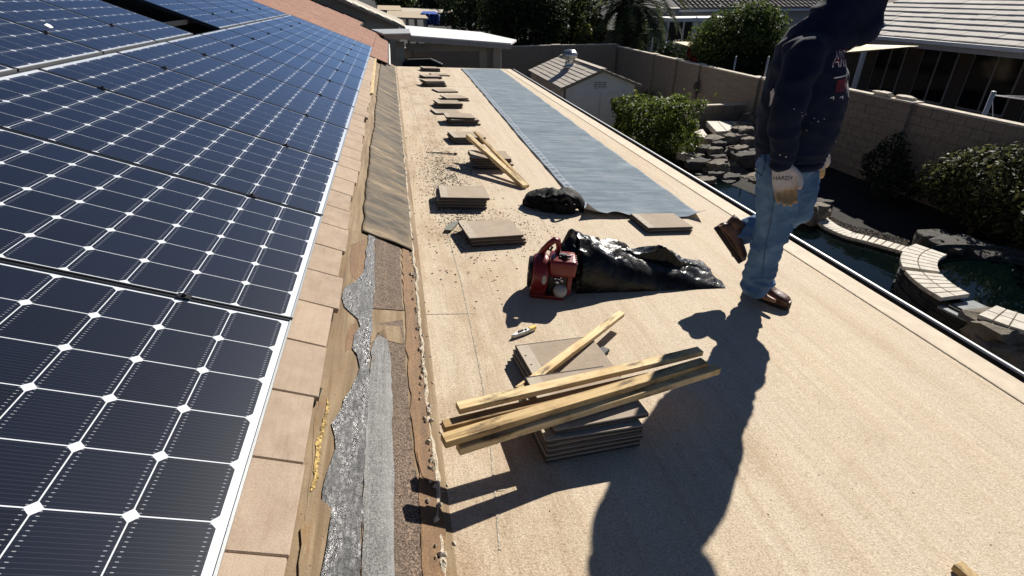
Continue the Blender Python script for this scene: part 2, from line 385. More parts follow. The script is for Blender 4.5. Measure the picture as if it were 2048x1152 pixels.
# local frame of the slope: x along +Y, y up the slope, z normal
SLOPE = Matrix(((0, -math.cos(TH), math.sin(TH), 0), (1, 0, 0, 0), (0, math.sin(TH), math.cos(TH), 0), (0, 0, 0, 1)))
def slope_M(X, Y, plane, dz=0):
    return T(X, Y, plane - TA*X + dz) @ SLOPE
roof_field = link('tiled_slope', None, house)
E0 = 1.62  # a joint seen in the first course
y = E0 - 8*TW; k = 0
while y < 13.4:
    sh = rnd.choice([0, .004, .012, -.006]) + (.022 if k % 7 == 3 else 0) - (.018 if k % 9 == 5 else 0)
    M = slope_M(-.415+sh, y, TILE, -TT) @ Matrix.Rotation(R(rnd.uniform(-.6, .6)), 4, 'Z') @ Matrix.Rotation(R(2.2), 4, 'X')
    link('roof_tile', tm, roof_field, M); y += TW; k += 1
# second course peeps out under the panels; further courses only beyond the panel field
ex = .345*math.cos(TH)
y = E0 - 8*TW + TW/2
while y < 13.4:
    link('roof_tile', tm, roof_field, slope_M(-.415-ex+.005, y, TILE, -TT+.012) @ Matrix.Rotation(R(2.2), 4, 'X')); y += TW
for c in range(0, 13):
    y0 = 13.4 if c < 2 else 12.2
    X = -.17 - c*ex; y = y0 + (TW/2 if c % 2 else 0)
    yr = RAKE if c < 3 else RAKE+5.5
    while y < min(yr, 24.5):
        link('roof_tile', tm_red, roof_field, slope_M(X+rnd.uniform(-.008, .008), y, TILE, -TT+rnd.uniform(0, .004)) @ Matrix.Rotation(R(2.2), 4, 'X')); y += TW
mb = MB(); mb.slab([(-1.15, RAKE, XT(-1.15)), (-1.15, RAKE+5.4, XT(-1.15)), (-6.5, RAKE+5.4, XT(-6.5)), (-6.5, RAKE, XT(-6.5))], (0, 0, -.05)); mb.build('roof_deck', M_DARK, house)
mb = MB(); mb.slab([(-.14, 13.7, XT(-.14)), (-.14, RAKE, XT(-.14)), (-.6, RAKE, XT(-.6)), (-.6, 13.7, XT(-.6))], (0, 0, -.049)); mb.build('roof_deck', M_DARK, house)
# white downturn at the tile eave end
mb = MB(); mb.box(-.145, -.115, 13.75, RAKE, XT(-.14)-.16, XT(-.14)+.02); mb.build('eave_gutter', M_WHITE_METAL, house)
# small dark pieces put in at corner holes of the first course
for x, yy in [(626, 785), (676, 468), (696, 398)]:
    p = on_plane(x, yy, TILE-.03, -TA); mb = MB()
    mb.prism([(-.03, -.025), (.028, -.03), (.033, .02), (.005, .035), (-.028, .03)], -.012, .006, T(*p) @ SLOPE); mb.build('dark_corner_block', M_DARK, house)

# ---- valley strips, each a thin sheet with a torn edge lying on the valley deck
def sheet(name, px, h, mat, thick=.004, jit=.006, parent=house, step=.05):
    P = [valley_pt(x, y, 0) for x, y in px]; out = []; n = len(P)
    for i in range(n):
        a, b = P[i], P[(i+1) % n]; k = max(1, int((b-a).length/step))
        for j in range(k):
            p = a.lerp(b, j/k); q = p*9.0; d = jit*noise.noise(Vector((q.x*3, q.y*3, h*500))) + jit*.7*noise.noise(Vector((q.x*9, q.y*9, h*700)))
            X = p.x + d*1.6; out.append(Vector((X, p.y + d, zv(X, h))))
    mb = MB(); mb.slab(out, (0, 0, thick)); return mb.build(name, mat, parent)
sheet('stained_paper', [(600,1165),(650,1165),(690,800),(706,700),(712,640),(735,480),(700,462),(672,600),(640,760)], .001, M_DECK, .001)
sheet('brown_cap_sheet', [(722,1170),(845,1170),(838,1000),(822,850),(812,720),(806,640),(748,650),(738,800),(728,950)], .002, M_BROWN_GRAN, .002)
sheet('brown_cap_sheet', [(746,618),(806,622),(803,560),(800,480),(750,470),(749,540)], .003, M_BROWN_GRAN, .002)
sheet('grey_cap_sheet', [(722,1170),(789,1170),(788,1000),(786,860),(783,720),(772,660),(756,668),(744,690),(738,780),(732,870),(727,1000)], .0045, M_GREY_GRAN, .002, .004)
sheet('rust_strip', [(845,1170),(893,1170),(886,1040),(874,960),(862,880),(850,780),(838,700),(831,620),(824,540),(818,488),(804,486),(807,560),(811,650),(818,760),(828,880),(840,1000)], .005, M_RUST, .002, .006)
sheet('tar_patch', [(640,1170),(655,1090),(662,1040),(640,1010),(652,960),(672,900),(668,850),(690,800),(708,765),(724,738),(716,712),(706,700),(712,672),(722,655),(716,640),(690,616),(684,598),(692,575),(712,566),(728,548),(733,510),(738,470),(750,470),(749,560),(746,640),(741,720),(738,790),(733,870),(729,960),(723,1060),(720,1170)], .007, M_TAR, .002, .005)
sheet('bare_patch', [(606,1060),(640,1000),(664,1020),(662,1050),(640,1100),(632,1165),(600,1165)], .0095, M_DECK, .001)
sheet('tar_smear', [(740,650),(800,655),(806,690),(780,684),(758,672),(742,690)], .0055, M_DECK, .001)
sheet('yellow_foam_strip', [(622,985),(632,978),(643,900),(659,800),(655,798),(636,880)], .003, M_YELLOW, .003, .005, house, .02)
sheet('orange_stain', [(702,490),(732,478),(728,545),(712,562),(700,545)], .0022, M_RUST, .001, .004)
sheet('orange_stain', [(690,705),(714,690),(713,645),(702,650),(694,668)], .0022, M_RUST, .001, .004)
sheet('torn_flap', [(838,905),(850,895),(868,930),(874,965),(862,975),(846,955)], .0075, M_RUST, .003)
# crumbling cream coating edge along the valley, a lumpy bead
mb = MB(); pts = []; rad = []; y = .3
while y < fl.y-.2:
    pts.append((-.012+.016*nz(y*3.1, 5)+.01*nz(y*11, 2), y, zv(0)+.006+.005*nz(y*7, 9))); rad.append(max(.003, .010+.009*nz(y*9, 3)+.008*nz(y*23, 7))); y += .02
mb.tube(pts, rad, 7); mb.build('crumbling_edge', M_CRUMB, house)
mb = MB()
for i in range(420):
    y = .4 + 13*rnd.random()**1.7; x = -.01+rnd.gauss(0, .022); s = rnd.uniform(.003, .012)
    z = zv(x, .012) if x < 0 else zc(x, .0)
    mb.add([(-s,-s,0),(s,-s*.7,0),(s*.8,s,0),(-s,s*.6,0),(0,0,s*1.2)], [(0,1,4),(1,2,4),(2,3,4),(3,0,4)], T(x, y, z) @ Matrix.Rotation(rnd.uniform(0,6), 4, 'Z'))
tag(mb.build('edge_crumbs', M_CRUMB, house), kind='stuff')
# felt laid over the upper valley, rumpled over the tile ends beneath
def felt(u, v):
    y = 3.42 + (fl.y-.55-3.42)*v
    xl = -.335 - .02*nz(y*.8, 3) + .012*nz(y*5, 1); xr = -.012 + .008*nz(y*6, 4)
    x = xl + (xr-xl)*u; yy = y - .10*(1-v)*u*0 + (.16*u if v == 0 else 0)*0
    ph = (y + .25*u)/.34; wv = abs(math.sin(ph*math.pi))**6
    h = .02 + .018*wv*max(0, u-.25)/.75 + .003*nz(x*8, y*2.2, 2) + .004*nz(x*3, y*.9, 8)
    if u < .04 or u > .96: h -= .012
    return Vector((x, yy - .12*u*(1-v)**8*0, zv(x, h)))
mb = MB(); mb.grid(felt, 26, 420); o = mb.build('valley_felt', M_FELT, house, smooth=True)
md = o.modifiers.new('thickness', 'SOLIDIFY'); md.thickness = .006
# thin wood strip along the felt's upper edge

# ================================================================== SOLAR PANELS
Q = .1585; PITCHP = .990; PW = .982; PH = 1.640; CE = .026
def m_cell():
    m = Mat('navy_silicon_cell', .35, .5); co = m.coord('Object'); x, y, z = m.sep(co); g = m.n('ShaderNodeObjectInfo')
    # fine bright wires running up the slope and their solder pads near the cell ends
    t = m.math('FRACT', m.math('MULTIPLY', m.math('ADD', x, .0779), 1/.0104)); line = m.math('LESS_THAN', m.math('ABSOLUTE', m.math('SUBTRACT', t, .5)), .045)
    ay = m.math('ABSOLUTE', y); pad = m.math('MULTIPLY', m.math('LESS_THAN', m.math('ABSOLUTE', m.math('SUBTRACT', ay, .066)), .003), m.math('LESS_THAN', m.math('ABSOLUTE', m.math('SUBTRACT', t, .5)), .085))
    base = m.mix(g.outputs['Random'], (.0035, .0052, .0125), (.0055, .0085, .020))
    c = m.mix(m.math('MULTIPLY', line, .25), base, (.12, .13, .16)); c = m.mix(m.math('MULTIPLY', pad, .55), c, (.55, .56, .58))
    m.color(c); return m.m
M_CELL = m_cell()
M_CELL_FAR = simple('navy_silicon_cell_far', (.006, .010, .024), .35, .2, 3, 0)
M_BACK = simple('white_backsheet', (.72, .74, .76), .5, .03, 3, 0)
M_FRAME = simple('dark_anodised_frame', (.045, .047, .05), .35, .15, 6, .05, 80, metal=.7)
M_FRAME_LOW = simple('lit_frame_face', (.34, .35, .35), .4, .1, 6, .05, 80, metal=.6)  # lower frame bar painted grey for the sunlight on its face
M_CLAMP = simple('black_clamp', (.012, .012, .013), .4, .2, 6, 0)
def m_glass():
    m = bpy.data.materials.new('panel_glass'); m.use_nodes = True; t = m.node_tree; t.nodes.clear()
    o = t.nodes.new('ShaderNodeOutputMaterial'); mx = t.nodes.new('ShaderNodeMixShader'); tr = t.nodes.new('ShaderNodeBsdfTransparent'); gl = t.nodes.new('ShaderNodeBsdfGlossy')
    gl.inputs['Roughness'].default_value = .06; gl.inputs['Color'].default_value = (.9, .93, 1, 1); lw = t.nodes.new('ShaderNodeLayerWeight'); lw.inputs[0].default_value = .5
    pw = t.nodes.new('ShaderNodeMath'); pw.operation = 'POWER'; pw.inputs[1].default_value = 4.2; t.links.new(lw.outputs['Facing'], pw.inputs[0])
    fr = t.nodes.new('ShaderNodeMath'); fr.operation = 'MULTIPLY_ADD'; fr.inputs[1].default_value = .95; fr.inputs[2].default_value = .022; t.links.new(pw.outputs[0], fr.inputs[0])
    tr.inputs[0].default_value = (.95, .96, .97, 1)
    nzt = t.nodes.new('ShaderNodeTexNoise'); nzt.inputs['Scale'].default_value = 2.5; tc = t.nodes.new('ShaderNodeNewGeometry'); t.links.new(tc.outputs['Position'], nzt.inputs['Vector'])
    rp = t.nodes.new('ShaderNodeMapRange'); rp.inputs[3].default_value = .04; rp.inputs[4].default_value = .16; t.links.new(nzt.outputs[0], rp.inputs[0]); t.links.new(rp.outputs[0], gl.inputs['Roughness'])
    t.links.new(fr.outputs[0], mx.inputs[0]); t.links.new(tr.outputs[0], mx.inputs[1]); t.links.new(gl.outputs[0], mx.inputs[2]); t.links.new(mx.outputs[0], o.inputs[0]); return m
M_GLASS = m_glass()
hc = (Q-.0030)/2; ch = .0142
def octo(cx, cy, z0, z1, mb):
    hx_ = hc-.0005; mb.prism([(cx-hx_+ch, cy-hc), (cx+hx_-ch, cy-hc), (cx+hx_, cy-hc+ch), (cx+hx_, cy+hc-ch), (cx+hx_-ch, cy+hc), (cx-hx_+ch, cy+hc), (cx-hx_, cy+hc-ch), (cx-hx_, cy-hc+ch)], z0, z1)
mb = MB(); octo(0, 0, 0, .0003, mb); cell_me = mb.mesh('cell', M_CELL)
mx0 = (PW-6*Q)/2
cells = [(mx0+(i+.5)*Q, CE+(j+.5)*Q) for i in range(6) for j in range(10)]
mb = MB()
for cx, cy in cells: octo(cx, cy, 0, .0003, mb)
cells_me = mb.mesh('cells', M_CELL_FAR)
fw = .0065
mb = MB(); mb.box(0, fw, 0, PH, -.036, .004); mb.box(PW-fw, PW, 0, PH, -.036, .004); mb.box(fw, PW-fw, PH-fw, PH, -.036, .004)
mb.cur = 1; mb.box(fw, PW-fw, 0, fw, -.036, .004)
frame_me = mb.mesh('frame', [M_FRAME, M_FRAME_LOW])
mb = MB(); mb.box(fw, PW-fw, fw, PH-fw, -.006, -.0007); back_me = mb.mesh('backsheet', M_BACK)
mb = MB(); mb.add([(fw, fw, .002), (PW-fw, fw, .002), (PW-fw, PH-fw, .002), (fw, PH-fw, .002)], [(0, 1, 2, 3)]); glass_me = mb.mesh('glass', M_GLASS)
mb = MB(); mb.box(-.013, .013, -.02, .02, .004, .009); mb.box(-.0035, .0035, -.019, .019, -.03, .005); mb.lathe([(.007, .009), (.007, .017), (.005, .018)], 6); clamp_me = mb.mesh('clamp', M_CLAMP, bevel=.0015)
def panel(u0, v0, label, fine, clamps=True):
    # u along Y, v up the slope from the lower cell edge
    org = Vector((PX0, u0, PZ0)) + Vector((-math.cos(TH), 0, math.sin(TH)))*(v0-CE)
    t = thing('solar_panel', label, 'solar panel', T(*org) @ SLOPE, 'solar panels on the tiled slope')
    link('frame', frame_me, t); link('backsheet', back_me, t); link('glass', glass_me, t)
    if fine:
        for cx, cy in cells: link('cell', cell_me, t, T(cx, cy, -.0004))
    else: tag(link('cells', cells_me, t, T(0, 0, -.0004)), kind='stuff')
    if clamps:
        for v in (.33, 1.33): link('clamp', clamp_me, t, T(PW+.004, v, 0))
    return t
ORD = ['first', 'second', 'third', 'fourth', 'fifth', 'sixth', 'seventh', 'eighth', 'ninth', 'tenth', 'eleventh', 'twelfth', 'thirteenth']
Y0P = 1.669 - .0195 + .004
n = 0
for j in range(-2, 11):
    lab = ('nearest solar panel, cut off by the lower left corner of the photo' if j == -2 else
           f'{ORD[j+1]} solar panel from the front whose lower edge shows in the bottom row' if j < 10 else 'farthest solar panel of the bottom row, beside the russet tiles')
    panel(Y0P + j*PITCHP, 0, lab, j <= 4, j < 10)
k = 0
U0 = 4.50
for j in range(-3, 8):
    if j == 2: continue                       # the missing panel: a dark gap
    lab = f'{ORD[k]} solar panel from the front in the upper row' + (', just before the dark gap' if j == 1 else ', just after the dark gap' if j == 3 else '')
    panel(U0 + j*PITCHP, 1.585+.035+.02+CE, lab, j <= 1, j not in (1, 7)); k += 1
k = 0
for j in range(0, 8):
    panel(U0 + j*PITCHP, 2*(1.585+.035+.02+CE)-.0, f'{ORD[k]} solar panel from the front in the top row, at the photo\'s upper edge', False, False); k += 1
p = [on_plane(x, y, PC+.004, -TA) for x, y in ((88, 50), (94, 47), (101, 50), (107, 55), (100, 56), (93, 53))]
mb = MB(); mb.slab(p, (0, 0, .002)); tag(mb.build('dried_dropping', M_BACK), 'small pale dried bird dropping on an upper row panel', 'dropping')
# rails carrying the panels
for v in (.33, 1.33, 1.98, 2.98):
    t = Vector((PX0, 0, PZ0)) + Vector((-math.cos(TH), 0, math.sin(TH)))*v
    nrm = Vector((math.sin(TH), 0, math.cos(TH))); a = t - nrm*.06
    mb = MB(); mb.bar((a.x, -.6, a.z), (a.x, 12.6, a.z), .04, .045)
    tag(mb.build('mounting_rail', M_FRAME), f'dark aluminium mounting rail under the panels, {["lowest", "second lowest", "third lowest", "topmost"][(.33, 1.33, 1.98, 2.98).index(v)]} of four', 'rail', 'mounting rails under the panels')

# ================================================================== UNDERLAYMENT SHEET ON THE ROOF
def m_under():
    m = Mat('blue_grey_underlayment', .9, .12); uv = m.n('ShaderNodeUVMap'); co = uv.outputs[0]; u, v, _ = m.sep(co); W_ = m.coord('World')
    n1 = m.noise(m.coord('World', (.8, 5, 1)), 2.2, 6, .7); n2 = m.noise(W_, 170, 2); n3 = m.noise(W_, 3, 5, .7)
    c = m.ramp(n1, [(.25, (.10, .135, .165)), (.5, (.175, .22, .26)), (.75, (.30, .345, .38))])
    c = m.mix(m.ramp(n2, [(.35, .45), (.65, 0.0)]), c, m.mix(1.0, c, (.62, .64, .66), 'MULTIPLY'))
    c = m.mix(m.ramp(n3, [(.5, 0.0), (.75, .4)]), c, (.33, .35, .36)); c = m.mix(m.ramp(m.noise(m.coord('World', (.25, 9, 1)), 1.6, 3, .6), [(.60, 0.0), (.66, .5)]), c, (.14, .17, .2))
    # printed selvage along the left side: dark blocks on a pale band
    band = m.math('LESS_THAN', u, .105); edge = m.math('LESS_THAN', u, .022)  # dark outer line: shadow of the sheet's thickness painted in
    bl = m.math('FRACT', m.math('MULTIPLY', v, 7.0)); st = m.math('MULTIPLY', m.math('LESS_THAN', bl, .55), m.math('GREATER_THAN', m.math('FRACT', m.math('MULTIPLY', v, 27.0)), .35))
    inner = m.math('MULTIPLY', m.math('GREATER_THAN', u, .038), m.math('LESS_THAN', u, .088))
    c = m.mix(m.math('MULTIPLY', band, .5), c, (.40, .45, .50)); c = m.mix(m.math('MULTIPLY', m.math('MULTIPLY', st, inner), .85), c, (.05, .06, .085)); c = m.mix(m.math('MULTIPLY', edge, .8), c, (.06, .075, .1))
    m.color(c); m.bump(m.math('ADD', m.math('MULTIPLY', n2, .5), m.math('MULTIPLY', n1, 1.5)), .35, .004); return m.m
M_UNDER = m_under()
M_UNDER_BACK = simple('white_underlayment_back', (.62, .62, .60), .6, .1, 6, .2, 50)
fa, fb, na, nb = roof_pt(922, 137.5), roof_pt(1000, 138.5), roof_pt(1176, 436), roof_pt(1408, 437)
UL = ((fa-na).length, (fb-nb).length); UWN, UWF = (nb-na).length, (fb-fa).length
NU, NV = 44, 260
uvs = []
mb = MB()
for j in range(NV):
    v = (j/(NV-1))**1.6
    for i in range(NU):
        u = i/(NU-1)
        bend = .02*nz(v*UL[0]*.5, 3)
        p = (na.lerp(nb, u)).lerp(fa.lerp(fb, u), v); y = v*UL[0]
        rip = .008*math.sin(y*9 + 2.5*nz(u*2, y*.7) + u*1.3)*(.4+.6*abs(nz(u*1.7+3, y*.4))) + .004*nz(u*6, y*5, 2)
        h = .008 + max(-.004, rip)
        # curled near end
        edge = max(0, 1 - y/.16); cl = max(0, 1-u/.16)*1.0 + .45*math.exp(-((u-.23)/.09)**2) + max(0, (u-.86)/.14)*.9
        h += (edge**1.6)*(.008 + .075*min(1, cl)) + .03*max(0, 1-y/.5)*max(0, 1-u/.08)
        p = Vector((p.x + bend, p.y + (edge**2)*.05*min(1, cl)*(1 if u < .5 else -.3) + .012*nz(u*5, 8)*edge, 0)); p.z = zc(p.x, h)
        mb.v.append(p); uvs.append((u*UWN, y))
for j in range(NV-1):
    for i in range(NU-1): mb.f.append((j*NU+i, j*NU+i+1, (j+1)*NU+i+1, (j+1)*NU+i)); mb.m.append(0)
me = mb.mesh('underlayment_sheet', [M_UNDER, M_UNDER_BACK], smooth=True)
ul = me.uv_layers.new(name='UVMap')
for lp in me.loops: ul.data[lp.index].uv = uvs[lp.vertex_index]
o = link('underlayment_sheet', me); md = o.modifiers.new('thickness', 'SOLIDIFY'); md.thickness = .002; md.offset = 1; md.material_offset = 1; md.use_flip_normals = False
tag(o, 'long blue-grey underlayment strip unrolled along the cream roof with curled near corners', 'roofing sheet')

# ================================================================== LOOSE TILES IN STACKS
LW, LD, LT = .425, .335, .026
def loose_mesh():
    mb = MB(); mb.box(-LW/2, LW/2, -LD/2, LD/2, .006, LT)              # body
    mb.box(-LW/2+.05, LW/2-.01, -LD/2+.003, -LD/2+.03, 0, .0062)       # underside nose rib
    mb.box(-LW/2+.05, LW/2-.01, LD/2-.03, LD/2-.003, 0, .0062)
    mb.cur = 2; mb.box(-LW/2+.004, LW/2-.03, LD/2-.002, LD/2+.02, .008, .016)   # interlock lip
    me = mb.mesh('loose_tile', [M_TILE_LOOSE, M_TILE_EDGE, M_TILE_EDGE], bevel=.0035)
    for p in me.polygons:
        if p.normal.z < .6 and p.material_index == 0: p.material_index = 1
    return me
loose_me = loose_mesh()
mb = MB()
for x, y in ((-LW/2+.022, -.07), (-LW/2+.024, .0), (-LW/2+.022, .075)): mb.lathe([(.006, LT), (.0055, LT+.0008)], 8, T(x, y, 0))
holes_me = mb.mesh('nail_hole', M_DARK)
mb = MB(); mb.box(-LW/2+.004, -LW/2+.066, -LD/2+.004, LD/2-.004, LT-.001, LT+.0005); band_me = mb.mesh('bare_end', simple('bare_concrete_band', (.44, .38, .30), .9, .12, 20, .2, 200))
TOPS = ['topmost', 'second from top', 'third from top', 'fourth from top', 'fifth from top', 'sixth from top', 'seventh from top']
def stack(pa, pb, n, desc, jit=.012, rj=2.5, hb=0, dirs=None, group=None, seed=0, zoff=.0):
    r2 = random.Random(seed or n*7+int(pa[0])); a = roof_pt(*pa); b = roof_pt(*pb); d = (b-a); mid = (a+b)/2
    yaw = math.atan2(d.y, d.x)*.75; fwd = Vector((-math.sin(yaw), math.cos(yaw), 0))
    c = mid + fwd*(LD/2)
    for i in range(n):
        dx, dy, rr = (dirs[i] if dirs and i < len(dirs) else (r2.uniform(-jit, jit)*1.6, r2.uniform(-jit, jit), r2.uniform(-rj, rj)))
        x = c.x + dx; y = c.y + dy
        lab = f'roof tile {TOPS[n-1-i]} {desc}' if n > 1 else f'single flat tan roof tile {desc}'
        o = thing('loose_tile', lab, 'roof tile', roof_M(x, y, hb+i*(LT+.0015), yaw+R(rr)), group or 'loose roof tiles stacked on the cream roof')
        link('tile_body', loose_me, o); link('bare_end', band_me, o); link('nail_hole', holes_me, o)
    return c, yaw
stack((840,143), (886,144), 3, 'in the farthest stack at the roof end')
stack((866,152), (902,153), 1, 'lying right of the second farthest stack')
stack((843,158), (887,158), 2, 'in the low stack just beyond the far messy stack', rj=6)
stack((850,174), (893,174), 4, 'in the far messy stack left of the sheet', .02, 7)
stack((874,186), (918,185), 1, 'lying just in front of the far messy stack')
stack((890,203), (940,203), 2, 'in the fanned far pair left of the sheet', .03, 6)
stack((876,217), (932,217), 3, 'in the stack just in front of the fanned far pair', .02, 2)
stack((870,230), (927,230), 1, 'lying alone between two middle stacks')
stack((897,251), (958,251), 4, 'in the middle stack with splayed edges', .02, 6)
stack((905,289), (975,288), 3, 'in the stack under the upper ends of two crossed battens', .02, 4)
stack((945,340), (1030,342), 5, 'in the tall stack the crossed battens lean on', .022, 6)
stack((880,418), (975,420), 4, 'in the stack beside the black tool bag', .008, 1, dirs=[(-.01, 0, 0), (-.015, -.004, .5), (-.012, -.007, 0), (.012, -.004, 1)])
stack((940,497), (1050,488), 3, 'in the stack left of the red blower', .012, 2, dirs=[(.015, 0, 0), (.01, -.004, -1), (-.012, -.006, 1)])
stack((1293,468), (1386,465), 2, 'in the pair at the near end of the sheet', .004, .6)
NEAR, nyaw = stack((1095,932), (1275,893), 6, 'in the near stack under the battens', .01, 1.5, dirs=[(0, 0, 0), (-.004, -.004, .4), (.004, -.007, -.5), (0, -.005, .5), (-.004, -.010, -1), (.03, .02, 1)])
stack((1077,804), (1238,773), 3, 'in the low stack just behind the near stack', .006, 2, dirs=[(-.015, 0, 0), (-.008, .006, 1), (0, .0, 0)])

# ================================================================== BATTENS
M_BATTEN_DARK = m_wood('brown_batten_wood', (.40, .27, .13), (.18, .10, .04))
def batten(pa, pb, ha, hb, label, wd=.042, th=.026, mat=M_BATTEN, group='loose wooden battens', up=None, name='wood_batten'):
    a = roof_pt(*pa, ha); b = roof_pt(*pb, hb); d = (b-a); L = d.length; d.normalize()
    n = Vector((-B0, 0, 1)).normalized(); sx = d.cross(n).normalized(); uz = sx.cross(d)
    M = Matrix(((sx.x, d.x, uz.x, a.x), (sx.y, d.y, uz.y, a.y), (sx.z, d.z, uz.z, a.z), (0, 0, 0, 1)))
    mb = MB(); N = 14; s = pa[0]*.37
    def ring(t): 
        e = 1+.03*nz(t*4, s); bx = .004*nz(t*2.2, s+5); bz = .003*nz(t*2, s+9)
        return [(-wd/2*e+bx, t*L, -th/2*e+bz), (wd/2*e+bx, t*L, -th/2*e+bz), (wd/2*e+bx, t*L, th/2*e+bz), (-wd/2*e+bx, t*L, th/2*e+bz)]
    vs = [p for i in range(N) for p in ring(i/(N-1))]; fs = [(3, 2, 1, 0), tuple((N-1)*4+k for k in range(4))]
    for i in range(N-1):
        for k in range(4): fs.append((i*4+k, i*4+(k+1) % 4, (i+1)*4+(k+1) % 4, (i+1)*4+k))
    mb.add(vs, fs); me = mb.mesh(name, mat, bevel=.002); o = link(name, me, None, M)
    return tag(o, label, 'batten', group)
batten((1243,627), (1037,782), .078, .135, 'pale batten leaning from the roof up onto the low stack')
batten((915,817), (1400,702), .232, .236, 'topmost pale batten across the near tile stack, farthest from the camera', .046)
batten((886,855), (1300,757), .19, .193, 'brown batten lying just below the topmost pale one on the near stack', .044, .036, M_BATTEN_DARK)
batten((886,882), (1408,726), .226, .214, 'knotty stained batten lying across the middle of the near stack', .05, .03, M_BATTEN_OLD)
batten((916,897), (1434,738), .186, .190, 'nearest batten across the near tile stack, sticking out farthest right', .042, .034)
batten((1050,374), (936,272), .02, .28, 'thick pale batten leaning on the tall tile stack', .06, .04, M_BATTEN)
batten((1056,372), (950,264), .014, .285, 'thin batten crossing behind the thick leaning one', .038, .024, M_BATTEN_OLD)
# small strip by the valley, small scrap at the lower right
a = valley_pt(751, 116, .06); b = valley_pt(743, 188, .06); mb = MB(); mb.bar(a, b, .045, .025)
tag(mb.build('wood_strip', M_BATTEN, bevel=.002), 'short pale wood strip lying along the valley felt beside the panels', 'wood strip')
a = roof_pt(1912, 1130, .02); b = roof_pt(1960, 1172, .02); mb = MB(); mb.bar(a, b, .04, .03)
tag(mb.build('wood_scrap', M_BATTEN_OLD, bevel=.002), 'brown wood scrap at the lower right corner of the photo', 'wood scrap')
# stick, small dark grey rectangle, green-grey shard
a = roof_pt(852, 304, .01); b = roof_pt(909, 308, .012); mb = MB(); mb.tube([a, a.lerp(b, .4)+Vector((0, .01, 0)), b], [.004, .006, .008], 6); mb.tube([b, b+Vector((.03, .01, 0))], [.015, .01], 6)
tag(mb.build('pry_stick', M_TILE_EDGE), 'thin dark stick with a knob lying on the cream roof', 'stick')
def shard(name, px, h, mat, label, cat, th=.012):
    P = [roof_pt(x, y, h) for x, y in px]; mb = MB(); mb.slab(P, (0, 0, th)); return tag(mb.build(name, mat, bevel=.002), label, cat)
shard('tile_shard', [(889, 462), (893, 455), (905, 446), (919, 444), (912, 452), (902, 463)], .012, simple('grey_green_slate', (.17, .18, .15), .8, .2, 30), 'small grey-green broken shard left of the tile stack by the blower', 'shard')
shard('dark_patch', [(1186, 716), (1203, 698), (1219, 704), (1199, 722)], .004, simple('dark_grey_patch', (.05, .052, .058), .7, .2, 30), 'dark rectangular offcut beside the leaning batten', 'patch', .02)
# utility knife
a = roof_pt(1021, 674, .012); b = roof_pt(1071, 655, .012); L = (b-a).length
kn = thing('utility_knife', 'grey and yellow utility knife lying on the cream roof', 'knife', T(*a) @ ROOF_ROT @ Matrix.Rotation(math.atan2(b.y-a.y, b.x-a.x), 4, 'Z'))
mb = MB(); mb.prism([(0, -.004), (.02, -.014), (L*.55, -.017), (L*.9, -.013), (L*.9, .012), (L*.5, .015), (.02, .008)], -.010, .012); mb.build('handle', simple('scuffed_zinc', (.42, .42, .40), .4, .3, 40, .4, 90, metal=.7), kn, bevel=.003)
mb = MB(); mb.prism([(L*.72, -.014), (L, -.010), (L, .010), (L*.72, .013)], -.008, .0145); mb.build('grip', simple('yellow_plastic', (.65, .45, .06), .5, .1, 9), kn, bevel=.003)
mb = MB(); mb.box(L*.3, L*.5, -.004, .006, .0125, .018); mb.box(L*.55, L*.62, -.006, .004, .0125, .017); mb.build('slider', M_CLAMP, kn, bevel=.001)
# scattered grit and tile crumbs
mb = MB(); r3 = random.Random(5)
def crumbs(n, fn, s0, s1):
    for i in range(n):
        x, y = fn(); s = r3.uniform(s0, s1)
        if x < .03 or x > XE-.1 or y > 13: continue
        a = [r3.uniform(.5, 1.2) for _ in range(4)]
        mb.add([(-s*a[0], -s, 0), (s, -s*a[1], 0), (s*a[2], s, 0), (-s, s*a[3], 0), (0, 0, s*r3.uniform(.4, 1))], [(0,1,4),(1,2,4),(2,3,4),(3,0,4)], T(x, y, zc(x)) @ Matrix.Rotation(r3.uniform(0, 6), 4, 'Z'))
crumbs(2800, lambda: (.40 + r3.gauss(0, .13), 5.1 + r3.gauss(0, .75)), .0025, .008)
crumbs(1300, lambda: (.62 + r3.gauss(0, .25), 3.95 + r3.gauss(0, .2)), .002, .006)
crumbs(600, lambda: (r3.uniform(.05, 1.0), r3.uniform(3, 12)), .002, .009)
crumbs(220, lambda: (r3.uniform(.05, 3.0), r3.uniform(.6, 5)), .001, .0035)
tag(mb.build('roof_grit', M_TILE_EDGE), 'dark grit and tile crumbs scattered over the cream roof', 'grit', kind='stuff')

